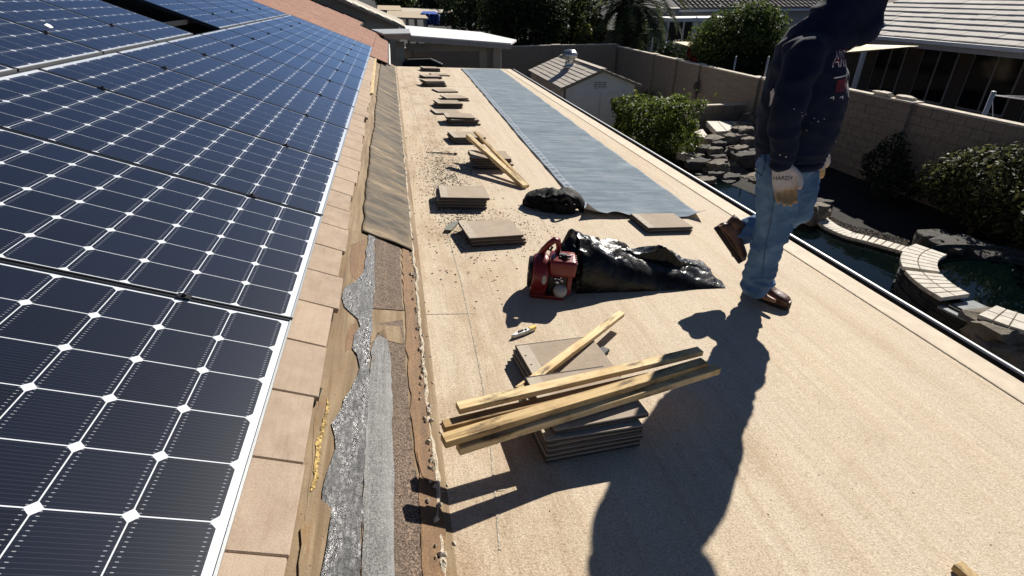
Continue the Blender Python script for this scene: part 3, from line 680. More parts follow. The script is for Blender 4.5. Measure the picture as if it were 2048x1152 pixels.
# ================================================================== BLACK PLASTIC BAG
def m_plastic():
    m = Mat('black_plastic_film', .2, .28); co = m.coord('Object'); n = m.noise(co, 9, 5, .6, 1.5); f = m.noise(co, 34, 4, .6, .8)
    m.color((.003, .003, .0035)); m.rough(m.ramp(n, [(.3, .18), (.7, .40)]))
    b = m.bump(n, .35, .02); m.bump(f, .2, .006, b); return m.m
M_PLASTIC = m_plastic()
FL_, FR_, BR_, BL_ = roof_pt(1150, 588), roof_pt(1447, 577), roof_pt(1405, 520), roof_pt(1104, 520)
def crease(p):
    s = 0
    for k, (f, a) in enumerate(((3.0, .5), (6.5, .3), (14, .2))):
        s += a*(1 - 2*abs(noise.noise(Vector((p.x*f+k*7, p.y*f*1.4-k*3, k*5.0)))))
    return s
def bag(s, t):
    # s along, t around: front foot -> over the top -> back foot
    e = t; base = FL_.lerp(FR_, s).lerp(BL_.lerp(BR_, s), e)
    H = .265*(1-s)**.9*(.86+.14*math.cos(s*5)) + .03*(1-s) + .075*math.exp(-((s-.62)/.17)**2)*(e > .35) + .004
    prof = math.sin(math.pi*min(1, max(0, e))**.75)**.62
    p = Vector((base.x, base.y, 0)); c = crease(p*1.0)
    vd = noise.voronoi(Vector((s*5.5+e*2.0, e*2.6-s*1.5, .3)))[0]; fold = .9-2.2*min(.8, (vd[1]-vd[0])); fold = fold*.7 + .3*(1-2*abs(noise.noise(Vector((s*7+e*5, e*2.2-s*3, 4.0))))); fold2 = 1-2*abs(noise.noise(Vector((s*16-e*6, e*5+s*4, 9.0))))
    h = H*prof*(1+.07*c+.14*fold) + (.006*c + .014*fold + .004*fold2)*prof
    if s < .05: h *= .55+.45*s/.05
    p += Vector((.03*nz(p.x*6, p.y*6, 3) + .008*fold2*prof, .035*nz(p.x*5, p.y*7, 9)*prof - .05*prof*(1-s) + (.035*fold+.008*fold2)*prof, 0))
    # ridge fold running from the upper left down to the right
    rl = abs(e - (.72-.55*s)); h += .035*max(0, 1-rl/.10)*(1-s)**.4*(s > .02)
    p.z = zc(p.x, max(.001, h)); return p
mb = MB(); mb.grid(bag, 90, 52); pb_ = mb.build('plastic_bag', M_PLASTIC); smooth_angle(pb_, 22); tag(pb_, 'crumpled glossy black plastic bag lying beside the red blower', 'plastic bag')
# gathered neck of the bag at its left end
mb = MB()
def neck(s, t):
    a = 2*math.pi*s; c0 = roof_pt(1165, 545, .12); c1 = roof_pt(1118, 505, .2) 
    c = c0.lerp(c1, t); r = .085 + .05*t*t + .02*math.sin(a*5+2*t)*t + .012*nz(math.cos(a)*3, math.sin(a)*3, t*4)
    d = (c1-c0).normalized(); e1 = d.cross(Vector((0, 0, 1))).normalized(); e2 = e1.cross(d)
    return c + e1*math.cos(a)*r*.8 + e2*math.sin(a)*r
mb.grid(neck, 48, 22, True); mb.build('bag_neck', M_PLASTIC, pb_, smooth=True)

# ================================================================== BLACK TOOL BAG
M_CANVAS = simple('black_nylon_canvas', (.0035, .0035, .004), .7, .35, 14, .5, 220, spec=.2)
M_STRAP = simple('black_webbing', (.007, .007, .0075), .6, .3, 20, .4, 300)
ta, tb = roof_pt(1046, 410), roof_pt(1166, 424); tc = (ta+tb)/2; tl = (tb-ta).length
tbag = thing('tool_bag', 'black nylon tool bag with straps slumped at the near end of the sheet', 'bag', T(tc.x, tc.y, tc.z) @ ROOF_ROT @ Matrix.Rotation(math.atan2(tb.y-ta.y, tb.x-ta.x), 4, 'Z'))
def tb_s(u, v):
    a = 2*math.pi*u; x = (v-.5)*tl*1.02; r = math.sin(math.pi*min(.985, max(.015, v)))**.35
    hgt = (.12 + .07*v)*r; dep = .125*r
    n = .03*nz(x*12, math.cos(a)*2, math.sin(a)*2) + .016*(1-2*abs(nz(x*26, math.cos(a)*3, math.sin(a)*3)))
    z = hgt*(.55+.55*math.sin(a)) + n; y = dep*math.cos(a)*(1+.2*nz(x*9, 3)) + n
    return Vector((x, y, max(.002, z)))
mb = MB(); mb.grid(tb_s, 40, 44, True); mb.build('bag_body', M_CANVAS, tbag, smooth=True)
for k, (x, y, w_, h_) in enumerate([(-.05, -.12, .10, .08), (.07, -.125, .11, .10), (.16, -.10, .07, .10)]):
    mb = MB(); mb.box(x-w_/2, x+w_/2, y-.02, y+.03, .005, h_); mb.build('pocket', M_CANVAS, tbag, bevel=.012, seg=3)
for k, (x0, x1, yy, hh) in enumerate([(-.06, .06, -.09, .125), (.05, .17, -.10, .155)]):
    mb = MB(); mb.tube([(x0+(x1-x0)*t, yy-.04*math.sin(math.pi*t), .05+(hh-.05)*math.sin(math.pi*t)**.6) for t in [i/14 for i in range(15)]], [(.016, .004)]*15, 8, up=(0, 1, 0)); mb.build('strap', M_STRAP, tbag, smooth=True)
mb = MB(); mb.tube([(-.135+.10*math.cos(t), -.02+.085*math.sin(t), .085+.035*math.sin(t)) for t in [i*2*math.pi/24 for i in range(25)]], [(.030, .012)]*25, 10); mb.build('padded_loop', M_CANVAS, tbag, smooth=True)

# ================================================================== RED BLOWER
M_RED = simple('red_plastic_shell', (.17, .012, .012), .32, .15, 12, .05, 60, spec=.5)
M_BLACKP = simple('black_engine_plastic', (.010, .010, .011), .45, .3, 20, .2, 80)
M_CHROME = simple('bright_metal', (.6, .6, .6), .25, .1, 9, 0, metal=1)
M_TANK = simple('milky_fuel_tank', (.42, .42, .38), .35, .1, 9, 0)
bc = roof_pt(1098, 583)
bl = thing('leaf_blower', 'red handheld engine blower standing on the cream roof by the plastic bag', 'blower', T(bc.x, bc.y, bc.z) @ ROOF_ROT @ Matrix.Rotation(R(-14), 4, 'Z') @ Matrix.Scale(1.12, 4))
RX = Matrix.Rotation(R(90), 4, 'Y')
mb = MB(); mb.lathe([(.075, -.115), (.098, -.105), (.108, -.085), (.110, -.04), (.10, -.022), (.07, -.018)], 32, T(0, 0, .118) @ RX); mb.box(-.112, -.025, -.085, .085, .0, .09); smooth_angle(mb.build('fan_housing', M_RED, bl, bevel=.006, seg=2))
g_ = link('intake_grille', None, bl)
mb = MB(); mb.lathe([(.086, -.128), (.09, -.112), (.05, -.110)], 32, T(0, 0, .118) @ RX); smooth_angle(mb.build('grille_ring', M_BLACKP, g_))
for i in range(14):
    a = i*2*math.pi/14; mb = MB(); mb.bar((-.130, .02*math.cos(a), .118+.02*math.sin(a)), (-.127, .082*math.cos(a), .118+.082*math.sin(a)), .008, .006); mb.build('grille_bar', M_BLACKP, g_)
mb = MB(); mb.box(-.02, .128, -.088, .07, .135, .232); smooth_angle(mb.build('engine_cover', M_RED, bl, bevel=.022, seg=3))
for i in range(5):
    mb = MB(); mb.box(.118, .1305, -.075+i*.026, -.062+i*.026, .17, .222); mb.build('cooling_slot', M_BLACKP, bl)
mb = MB(); mb.box(.03, .075, -.045, .01, .229, .243); mb.tube([(.035, -.02, .24), (.07, -.05, .25), (.09, -.03, .243)], .008, 8); smooth_angle(mb.build('filter_knob', M_BLACKP, bl, bevel=.003))
mb = MB(); mb.box(-.02, .105, -.07, .06, .02, .138); smooth_angle(mb.build('engine_block', M_BLACKP, bl, bevel=.01, seg=2))
mb = MB(); mb.box(-.105, .075, -.095, .08, .0, .022); smooth_angle(mb.build('base_foot', M_RED, bl, bevel=.006, seg=2))
mb = MB(); mb.box(.086, .112, -.085, .03, .03, .15); smooth_angle(mb.build('side_guard', M_RED, bl, bevel=.008, seg=2))
mb = MB(); mb.lathe([(.012, -.03), (.034, -.024), (.04, 0), (.034, .026), (.014, .03)], 18, T(.055, -.075, .05) @ Matrix.Rotation(R(35), 4, 'X')); mb.build('fuel_tank', M_TANK, bl, smooth=True)
for x, z, r_ in [(.018, .128, .007), (.048, .136, .006), (.055, .118, .009), (.03, .105, .011)]:
    mb = MB(); mb.lathe([(r_*.5, -.088), (r_, -.084), (r_, -.07), (r_*.6, -.066)], 12, T(x, 0, z) @ Matrix.Rotation(R(-90), 4, 'X') @ T(0, 0, 0) if False else T(x, -.0785, z) @ Matrix.Rotation(R(90), 4, 'X') @ T(0, 0, .078)); mb.build('carburettor_screw', M_CHROME, bl, smooth=True)
mb = MB(); mb.tube([(.018, -.078, .128), (.04, -.083, .126), (.055, -.08, .118)], .004, 8); mb.build('linkage', M_CHROME, bl, smooth=True)
mb = MB(); mb.tube([(-.075, .03, .20), (-.055, .02, .25), (-.03, .0, .295), (-.005, -.005, .322), (.012, .0, .318), (.022, .02, .28), (.03, .035, .225)], [(.026, .02), (.024, .018), (.022, .017), (.022, .018), (.022, .018), (.02, .014), (.022, .014)], 14); mb.build('handle', M_RED, bl, smooth=True)
mb = MB(); mb.tube([(-.035, -.008, .268), (-.022, -.018, .262), (-.012, -.01, .285)], .007, 8); mb.build('throttle_trigger', M_BLACKP, bl, smooth=True)
mb = MB(); mb.lathe([(.026, 0), (.024, .002)], 24, T(-.043, -.1085, .125) @ Matrix.Rotation(R(80), 4, 'X') @ Matrix.Scale(.45, 4, (1, 0, 0))); mb.build('oval_badge', M_TANK, bl)
mb = MB(); mb.tube([(.02, .07, .08), (.06, .12, .07), (.10, .17, .055)], [.05, .042, .036], 16); mb.build('blower_nozzle', M_BLACKP, bl, smooth=True)

# ================================================================== THE MAN
F0 = roof_pt(1518, 603)
AW = Vector((_f.x, _f.y, 0)).normalized(); RT = _r.copy()          # away from the viewer, and to the right
def fig(x, y, d=0.0):
    q = ray(x, y); return q*((F0.dot(AW) + d)/q.dot(AW))
DEP = bpy.context.evaluated_depsgraph_get
def blob(name, parts, mat, parent, voxel=.012, smooth=6, disp=None):
    mb = MB()
    for p in parts: p(mb)
    me = mb.mesh(name+'_raw'); o = bpy.data.objects.new(name+'_raw', me); COL.objects.link(o)
    m = o.modifiers.new('r', 'REMESH'); m.mode = 'VOXEL'; m.voxel_size = voxel; m.use_smooth_shade = True
    if smooth: s = o.modifiers.new('s', 'SMOOTH'); s.factor = .5; s.iterations = smooth
    bpy.context.view_layer.update(); dg = DEP(); me2 = bpy.data.meshes.new_from_object(o.evaluated_get(dg)); me2.name = name
    bpy.data.objects.remove(o); bpy.data.meshes.remove(me)
    if disp:
        ns = [v.normal.copy() for v in me2.vertices]
        for v, n in zip(me2.vertices, ns): v.co += n*disp(v.co, n)
    me2.materials.clear(); me2.materials.append(mat)
    for p in me2.polygons: p.use_smooth = True
    return link(name, me2, parent)
def cap(pts, rads, seg=16):
    def f(mb):
        ps = [Vector(p) for p in pts]; rs = list(rads)
        def sc(r, k): return (r[0]*k, r[1]*k) if isinstance(r, tuple) else r*k
        mr = lambda r: min(r) if isinstance(r, tuple) else r
        d0 = (ps[0]-ps[1]).normalized(); d1 = (ps[-1]-ps[-2]).normalized(); P = []; Rr = []
        for k in (1.0, .8, .45): P.append(ps[0]+d0*mr(rs[0])*k*.98); Rr.append(sc(rs[0], math.sqrt(max(.0025, 1-(k*.98)**2))))
        P += ps; Rr += rs
        for k in (.45, .8, 1.0): P.append(ps[-1]+d1*mr(rs[-1])*k*.98); Rr.append(sc(rs[-1], math.sqrt(max(.0025, 1-(k*.98)**2))))
        mb.tube(P, Rr, seg)
    return f
def rings(rs, seg=28):
    # rs: list of (centre, e1*half, e2*half) ellipse rings, closed with caps
    def f(mb):
        vs = []; fs = []
        for c, a, b in rs:
            for k in range(seg):
                t = 2*math.pi*k/seg; vs.append(c + a*math.cos(t) + b*math.sin(t))
        n = len(rs)
        for i in range(n-1):
            for k in range(seg): fs.append((i*seg+k, i*seg+(k+1) % seg, (i+1)*seg+(k+1) % seg, (i+1)*seg+k))
        fs.append(tuple(range(seg))[::-1]); fs.append(tuple((n-1)*seg+k for k in range(seg))); mb.add(vs, fs)
    return f
def ell(c, a, b, cc, seg=18, nv=12):
    def f(mb):
        vs = []; fs = []
        for j in range(nv+1):
            ph = -math.pi/2 + math.pi*j/nv; r = max(.02, math.cos(ph))
            for k in range(seg):
                t = 2*math.pi*k/seg; vs.append(c + a*(math.cos(t)*r) + b*(math.sin(t)*r) + cc*math.sin(ph))
        for j in range(nv):
            for k in range(seg): fs.append((j*seg+k, j*seg+(k+1) % seg, (j+1)*seg+(k+1) % seg, (j+1)*seg+k))
        fs.append(tuple(range(seg))[::-1]); fs.append(tuple(nv*seg+k for k in range(seg))); mb.add(vs, fs)
    return f
UP = Vector((0, 0, 1))
FA = (RT*math.cos(R(20)) - AW*math.sin(R(20)))      # the way he faces: right and a little towards the viewer
LA = Vector((-FA.y, FA.x, 0))                       # his left
man = thing('person', 'man in navy hooded sweatshirt, jeans, brown boots and work gloves stepping across the roof', 'person', T(F0.x, F0.y, F0.z))
INV = T(-F0.x, -F0.y, -F0.z)
def lc(v): return v - F0
def fl(x, y, d=0): return fig(x, y, d) - F0
def m_cloth(name, c, rough=.9, weave=500, fold=0, var=.2):
    m = Mat(name, rough, .2); co = m.coord('Object'); n = m.noise(co, 7, 5, .6); w_ = m.noise(co, weave, 2)
    m.color(m.ramp(n, [(.3, tuple(x*(1-var) for x in c)), (.7, tuple(x*(1+var) for x in c))])); m.set('Sheen Weight', .03)
    b = m.bump(w_, .25, .001); 
    if fold: m.bump(m.noise(co, fold, 3, .5, 1.0), .5, .02, b)
    return m.m
M_NAVY = m_cloth('navy_sweatshirt', (.0055, .010, .028), .95, 400, 0, .25)
def m_denim():
    m = Mat('faded_blue_denim', .85, .2); co = m.coord('Object'); n = m.noise(co, 5, 5, .65); w_ = m.noise(m.coord('Object', (1, 1, .25)), 420, 2); big = m.noise(co, 2.2, 3)
    c = m.ramp(n, [(.25, (.03, .07, .15)), (.5, (.075, .15, .28)), (.75, (.17, .28, .42))]); c = m.mix(m.ramp(big, [(.4, 0.0), (.7, .5)]), c, (.14, .235, .36))
    c = m.mix(m.ramp(w_, [(.35, .4), (.65, 0.0)]), c, m.mix(1.0, c, (.6, .65, .7), 'MULTIPLY')); m.color(c); m.bump(w_, .3, .0015); return m.m
M_DENIM = m_denim()
M_SKIN = simple('skin', (.30, .16, .10), .55, .1, 20, .1, 120)
M_LEATHER = simple('brown_boot_leather', (.085, .032, .018), .45, .35, 22, .35, 90, spec=.5)
M_SOLE = simple('dark_boot_sole', (.035, .024, .017), .8, .25, 30, .4, 90)
# --- rings of the torso
def ring(x, y, d, a, b, tilt=0):
    c = fl(x, y, d); up = (UP*math.cos(tilt) + FA*math.sin(tilt)); e1 = LA.cross(up).normalized()
    if e1.dot(FA) < 0: e1 = -e1
    return (c, e1*a, LA*b)
torso = [ring(1577, 322, 0, .165, .195), ring(1578, 306, 0, .180, .205), ring(1590, 268, 0, .202, .22, .1), ring(1602, 215, 0, .208, .23, .12), ring(1614, 165, 0, .204, .235, .15),
         ring(1623, 125, 0, .192, .235, .3), ring(1634, 92, 0, .16, .215, .5), ring(1650, 66, 0, .12, .155, .7), ring(1668, 48, 0, .115, .12, .8)]
HEAD = fl(1714, 18, .0)
fd = (FA*.93 - UP*.36).normalized(); hu = LA.cross(fd)*-1.0
if hu.z < 0: hu = -hu
arm_r = ([fl(1612, 112, -.19), fl(1590, 170, -.235), fl(1572, 232, -.255), fl(1566, 285, -.245), fl(1563, 322, -.235)], [.088, .082, .074, .066, .054])
arm_l = ([fl(1640, 108, .20), fl(1652, 175, .25), fl(1650, 235, .25), fl(1644, 278, .20), fl(1640, 300, .17)], [.088, .08, .07, .06, .05])
leg_r = ([fl(1560, 330, -.075), fl(1557, 390, -.085), fl(1549, 450, -.075), fl(1530, 505, -.06), fl(1516, 560, -.045)], [.124, .117, .096, .087, .082])
leg_l = ([fl(1590, 335, .09), fl(1597, 380, .10), fl(1594, 420, .11), fl(1545, 444, .15), fl(1482, 466, .17)], [.12, .108, .094, .084, .076])
thin = lambda rs, k: [r*k for r in rs]
# body: one continuous figure under the clothes
foot_r = [fl(1512, 575, -.03), fl(1528, 592, -.06), fl(1548, 602, -.12)]; foot_l = [fl(1466, 474, .17), fl(1462, 492, .16), fl(1469, 512, .13)]
blob('body', [rings([(c, a*.8, b*.8) for c, a, b in torso]), ell(HEAD, fd*.098, LA*.076, hu*.118), ell(HEAD+fd*.10-hu*.02, fd*.022, LA*.014, hu*.024), ell(HEAD+fd*.055-hu*.085, fd*.04, LA*.04, hu*.03), ell(HEAD+LA*.078-fd*.01, fd*.02, LA*.01, hu*.03), ell(HEAD-LA*.078-fd*.01, fd*.02, LA*.01, hu*.03),
      cap([fl(1662, 52, 0), fl(1700, 30, 0)], [.06, .06]), cap(arm_r[0], thin(arm_r[1], .66)), cap(arm_l[0], thin(arm_l[1], .66)), cap(leg_r[0], thin(leg_r[1], .74)), cap(leg_l[0], thin(leg_l[1], .74)), cap(foot_r, [.03, .024, .018]), cap(foot_l, [.03, .024, .018])], M_SKIN, man, .014, 3)
# --- hooded sweatshirt
def wr(p, n):
    a = noise.noise(Vector((p.x*5, p.y*5, p.z*9))); b = noise.noise(Vector((p.x*11+4, p.y*11, p.z*17))); 
    hem = max(0, 1-abs(p.z-(lc(fig(1578, 300)).z))/.10)
    return .014*(1-2*abs(a)) + .005*(1-2*abs(b)) - .005 + .006*hem*math.sin(p.z*130)
hood = [ell(HEAD - fd*.025 + hu*.01, fd*.135, LA*.112, hu*.152), ell(HEAD - fd*.085 - hu*.07, fd*.10, LA*.10, hu*.10), ell(HEAD + fd*.075 - hu*.055, fd*.075, LA*.088, hu*.085),
        rings([(fl(1655, 58, 0), (FA*.5-UP*.5)*.19, LA*.15), (fl(1682, 44, 0), (FA*.5-UP*.7)*.16, LA*.12), (fl(1700, 30, 0), (FA*.5-UP*.8)*.14, LA*.11)])]
hoodie = blob('hooded_sweatshirt', [rings(torso), cap(*arm_r), cap(*arm_l), ell(fl(1612, 105, -.13), FA*.11, LA*.10, UP*.09), ell(fl(1640, 100, .14), FA*.11, LA*.10, UP*.09)] + hood, M_NAVY, man, .011, 5, wr)
# rolled hem and cuff
mb = MB(); mb.tube([lc(F0)*0 + torso[0][0] + torso[0][1]*math.cos(t)*1.02 + torso[0][2]*math.sin(t)*1.02 + UP*.012 for t in [i*2*math.pi/40 for i in range(41)]], [(.014, .022)]*41, 8); mb.build('hem_band', M_NAVY, man, smooth=True)
# cap bill showing at the hood's opening
mb = MB(); bc_ = HEAD + fd*.112 - hu*.005
mb.grid(lambda u, v: bc_ + LA*((u-.5)*.13) + fd*(.05*v*(1-(2*u-1)**2*.5)) - hu*(.012*v + .03*(2*u-1)**2), 14, 6); o = mb.build('cap_bill', m_cloth('blue_cap_cloth', (.03, .05, .12)), man, smooth=True); md = o.modifiers.new('t', 'SOLIDIFY'); md.thickness = .008
# --- jeans
def wj(p, n):
    a = noise.noise(Vector((p.x*6, p.y*6, p.z*14))); b = noise.noise(Vector((p.x*13, p.y*13, p.z*26+3))); low = max(0, 1-abs(p.z-.16)/.16)
    kn = max(0, 1-abs(p.z-.48)/.14); return (.007+.011*low+.006*kn)*(1-2*abs(a)) + (.006+.004*low)*(1-2*abs(b)) - .003
hips = [ring(1574, 345, 0, .115, .16), ring(1574, 330, 0, .142, .182), ring(1576, 308, 0, .148, .185), ring(1578, 292, 0, .140, .175)]
jeans = blob('jeans', [rings(hips), cap(*leg_r), cap(*leg_l), cap([leg_r[0][-2], fl(1514, 568, -.045)], [.086, .087]), cap([leg_l[0][-2], fl(1470, 470, .17)], [.076, .072])], M_DENIM, man, .010, 4, wj)
bj = BVHTree.FromPolygons([v.co for v in jeans.data.vertices], [tuple(p.vertices) for p in jeans.data.polygons])
bh = BVHTree.FromPolygons([v.co for v in hoodie.data.vertices], [tuple(p.vertices) for p in hoodie.data.polygons])
def cast(b, x, y):
    q = ray(x, y); h = b.ray_cast(-F0, q.normalized()); return (h[0], h[1]) if h[0] else (None, None)
def seam(pxs, mat, b, r_, name, parent):
    pts = []
    for (xa, ya), (xb, yb) in zip(pxs[:-1], pxs[1:]):
        for i in range(8):
            t = i/8; p, n = cast(b, xa+(xb-xa)*t, ya+(yb-ya)*t)
            if p: pts.append(p + n*.0015)
    if len(pts) > 2: mb = MB(); mb.tube(pts, r_, 5); mb.build(name, mat, parent, smooth=True)
M_STITCH = simple('denim_seam', (.06, .10, .17), .9, .2, 60)
seam([(1549, 352), (1548, 400), (1540, 450), (1530, 500), (1524, 555)], M_STITCH, bj, .003, 'side_seam', jeans)
seam([(1508, 312), (1510, 340), (1524, 352), (1530, 330), (1530, 305)], M_STITCH, bj, .0035, 'back_pocket', jeans)
# --- boots
def boot(o, heel, toe, upv, L, label):
    ax = (toe-heel).normalized(); sd = upv.cross(ax).normalized(); up = ax.cross(sd)
    M = Matrix(((ax.x, sd.x, up.x, heel.x), (ax.y, sd.y, up.y, heel.y), (ax.z, sd.z, up.z, heel.z), (0, 0, 0, 1)))
    b = link('boot', None, man, M); b['label'] = label
    prof = [(.0, .032, .06), (.02, .042, .11), (.06, .046, .14), (.10, .046, .135), (.14, .047, .11), (.18, .052, .09), (.22, .054, .082), (.255, .048, .072), (.280, .030, .05)]
    def f(u, v):
        i = min(len(prof)-2, int(v*(len(prof)-1))); t = v*(len(prof)-1)-i; x, w_, h = [prof[i][k]+(prof[i+1][k]-prof[i][k])*t for k in range(3)]
        a = 2*math.pi*u; cz = math.sin(a); 
        return Vector((x*L/.28, w_*math.copysign(abs(math.cos(a))**.8, math.cos(a)), .028 + (h-.02)*(.5+.5*math.copysign(abs(cz)**.8, cz))))
    mb = MB(); mb.grid(f, 24, 26, True); mb.f.append(tuple(range(24))); mb.m.append(0); mb.f.append(tuple(25*24+k for k in range(24))[::-1]); mb.m.append(0); mb.build('upper', M_LEATHER, b, smooth=True)
    mb = MB(); mb.tube([(.055*L/.28, 0, .10), (.045*L/.28, 0, .16)], [(.047, .052), (.05, .056)], 20); mb.build('collar', M_LEATHER, b, smooth=True)
    out = []
    for i in range(30):
        t = 2*math.pi*i/30; x = .14 + .148*math.cos(t); out.append((x*L/.28, (.045 + .008*math.cos(t))*math.copysign(abs(math.sin(t))**.75, math.sin(t))))
    mb = MB(); mb.prism(out, 0, .032); smooth_angle(mb.build('sole', M_SOLE, b, bevel=.004), 50)
    mb = MB(); mb.prism([(x*1.0+.0, y*1.04) for x, y in out], .030, .037); mb.build('welt', simple('tan_welt', (.16, .09, .05), .7, .2, 50), b)
    for k in range(4):
        x = (.115+.022*k)*L/.28; z = .098-.011*k; mb = MB(); mb.tube([(x, -.026, z-.006), (x+.004, 0, z+.010), (x, .026, z-.006)], .003, 6); mb.build('lace', M_SOLE, b, smooth=True)
hr = lc(roof_pt(1487, 583)); tr = lc(roof_pt(1560, 613))
nrm = Vector((-B0, 0, 1)).normalized()
boot(None, hr + nrm*.001, tr + nrm*.001, nrm, .30, 'brown leather boot flat on the roof')
hl = fl(1428, 458, .17); tl_ = fl(1474, 524, .10)
boot(None, hl, tl_, (RT*.85 + UP*.35 + AW*-.1).normalized(), .28, 'brown leather boot lifted behind, toe down')
# --- gloves
def m_glove():
    m = Mat('work_glove', .85, .2); co = m.coord('Object'); z = m.sep(co)[2]; n = m.noise(co, 30, 5, .6); w_ = m.noise(co, 500, 2)
    k = m.math('ADD', z, m.math('MULTIPLY', m.math('SUBTRACT', n, .5), .06))
    c = m.ramp(m.math('MULTIPLY_ADD', k, -4.5, 0.0), [(.43, (.50, .48, .47)), (.58, (.44, .30, .15))]); c = m.mix(m.ramp(n, [(.5, 0.0), (.75, .6)]), c, (.25, .17, .10))
    m.color(c); m.bump(w_, .4, .002); return m.m
M_GLOVE = m_glove()
def glove(wrist, down, back, side, flip=1):
    # local: z up the arm, fingers hang towards -z, y = back of hand direction, x = thumb side
    z = -down.normalized(); x = (side - z*side.dot(z)).normalized(); y = z.cross(x)
    M = Matrix(((x.x, y.x, z.x, wrist.x), (x.y, y.y, z.y, wrist.y), (x.z, y.z, z.z, wrist.z), (0, 0, 0, 1)))
    V = Vector; ps = [rings([(V((0, 0, .03)), V((.042, 0, 0)), V((0, .034, 0))), (V((0, 0, -.01)), V((.040, 0, 0)), V((0, .028, 0))), (V((.002, 0, -.05)), V((.048, 0, 0)), V((0, .026, 0))), (V((.002, 0, -.095)), V((.049, 0, 0)), V((0, .023, 0))), (V((.002, 0, -.112)), V((.045, 0, 0)), V((0, .02, 0)))], 20)]
    curl = -1*flip
    for i, (fx, L) in enumerate(((.036, .070), (.013, .080), (-.011, .074), (-.034, .058))):
        ps.append(cap([V((fx, 0, -.095)), V((fx*1.05, .006*curl, -.10-L*.40)), V((fx*1.0, .022*curl, -.10-L*.75)), V((fx*.95, .042*curl, -.10-L*.95))], [.0108, .0104, .0098, .0088], 10))
    ps.append(cap([V((.034, .006*curl, -.03)), V((.056, .012*curl, -.06)), V((.060, .022*curl, -.088)), V((.055, .032*curl, -.108))], [.018, .016, .0145, .012], 10))
    g = blob('work_glove', ps, M_GLOVE, man, .0042, 2); g.matrix_basis = M @ Matrix.Scale(1.22, 4)
    return g
hand_w = fl(1564, 328, -.235); hand_t = fl(1569, 372, -.255)
gl_r = glove(hand_w, hand_t-hand_w, None, FA, 1 if True else -1); gl_r['label'] = 'white and tan work glove with black lettering on the near hand'
hw2 = fl(1628, 296, .22); ht2 = fl(1629, 325, .21); glove(hw2, ht2-hw2, None, FA, -1)
# --- lettering: flat print laid onto the cloth
def text_mesh(txt, size):
    cu = bpy.data.curves.new('t', 'FONT'); cu.body = txt; cu.size = size; cu.align_x = 'CENTER'; cu.offset = .004*size; ob = bpy.data.objects.new('t', cu); COL.objects.link(ob)
    bpy.context.view_layer.update(); me = bpy.data.meshes.new_from_object(ob.evaluated_get(DEP())); bpy.data.objects.remove(ob); return me
def print_on(name, me, place, bvh, mat, parent, off, sub=3, Minv=None):
    bm = bmesh.new(); bm.from_mesh(me); bmesh.ops.triangulate(bm, faces=bm.faces)
    for _ in range(sub): bmesh.ops.subdivide_edges(bm, edges=[e for e in bm.edges if e.calc_length() > .018], cuts=1, use_grid_fill=False); bmesh.ops.triangulate(bm, faces=bm.faces)
    for v in bm.verts:
        o_, d_ = place(v.co.x, v.co.y); h = bvh.ray_cast(o_, d_)
        v.co = (h[0] + h[1]*off) if h[0] else o_ + d_*.2
    bad = [f for f in bm.faces if max(e.calc_length() for e in f.edges) > .08]; bmesh.ops.delete(bm, geom=bad, context='FACES')
    bm.to_mesh(me); bm.free(); me.materials.clear(); me.materials.append(mat); return link(name, me, parent)
M_PRED = simple('red_print', (.12, .008, .02), .8, .1, 30, 0); M_PWHITE = simple('white_print', (.62, .62, .66), .8, .1, 30, 0); M_PBLUE = simple('blue_print', (.02, .03, .12), .8, .1, 30, 0); M_INK = simple('black_ink', (.01, .01, .012), .7, .1, 30, 0)
cb = fl(1652, 136, 0); pn = (FA*.60 - LA*.80).normalized(); px_ = Vector((-pn.y, pn.x, 0)); pu = (UP*.95 + FA*.05)
chest_o = cb + pn*.6
def chest(x, y): return (chest_o + px_*x + pu*y, -pn)
def poly_me(pts):
    me = bpy.data.meshes.new('p'); me.from_pydata([(x, y, 0) for x, y in pts], [], [tuple(range(len(pts)))]); return me
def outline_me(pts, w_):
    mb = MB()
    for (xa, ya), (xb, yb) in zip(pts[:-1], pts[1:]):
        d = Vector((xb-xa, yb-ya)); n_ = Vector((-d.y, d.x)).normalized()*w_/2; e = d.normalized()*w_*.4
        k = max(1, int(d.length/.015))
        for i in range(k):
            p = Vector((xa, ya))+d*(i/k)-e*(i == 0); q = Vector((xa, ya))+d*((i+1)/k)+e*(i == k-1); mb.add([(p.x-n_.x, p.y-n_.y, 0), (q.x-n_.x, q.y-n_.y, 0), (q.x+n_.x, q.y+n_.y, 0), (p.x+n_.x, p.y+n_.y, 0)], [(0, 1, 2, 3)])
    return mb.mesh('o')
logo = link('chest_print', None, man)
tm_ = text_mesh('ARIZONA', .085); tm2 = text_mesh('ARIZONA', .085)
for me, s_ in ((tm2, 1.0), (tm_, 1.0)):
    for v in me.vertices: v.co.x = v.co.x*.82; v.co.y = v.co.y*1.25 + .035
cu_ = bpy.data.curves.new('t', 'FONT')
for v in tm2.vertices: v.co.x *= 1.0
print_on('letters', tm_, chest, bh, M_PRED, logo, .0034)
print_on('letter_shadow', tm2, lambda x, y: chest(x-.004, y-.005), bh, M_PWHITE, logo, .0022)
blk = [(-.115, -.09), (-.03, -.09), (-.01, -.07), (-.01, -.025), (-.115, -.03)]
print_on('red_block', poly_me(blk), chest, bh, M_PRED, logo, .0028)
print_on('white_outline', outline_me([(-.14, -.018), (-.06, -.012), (.0, .012), (.03, .03), (.035, -.02), (.02, -.04), (.035, -.06), (.01, -.085), (-.02, -.10)], .006), chest, bh, M_PWHITE, logo, .0034, 1)
print_on('white_outline', outline_me([(.03, .03), (.055, .06), (.05, .12)], .006), chest, bh, M_PWHITE, logo, .0036, 1)
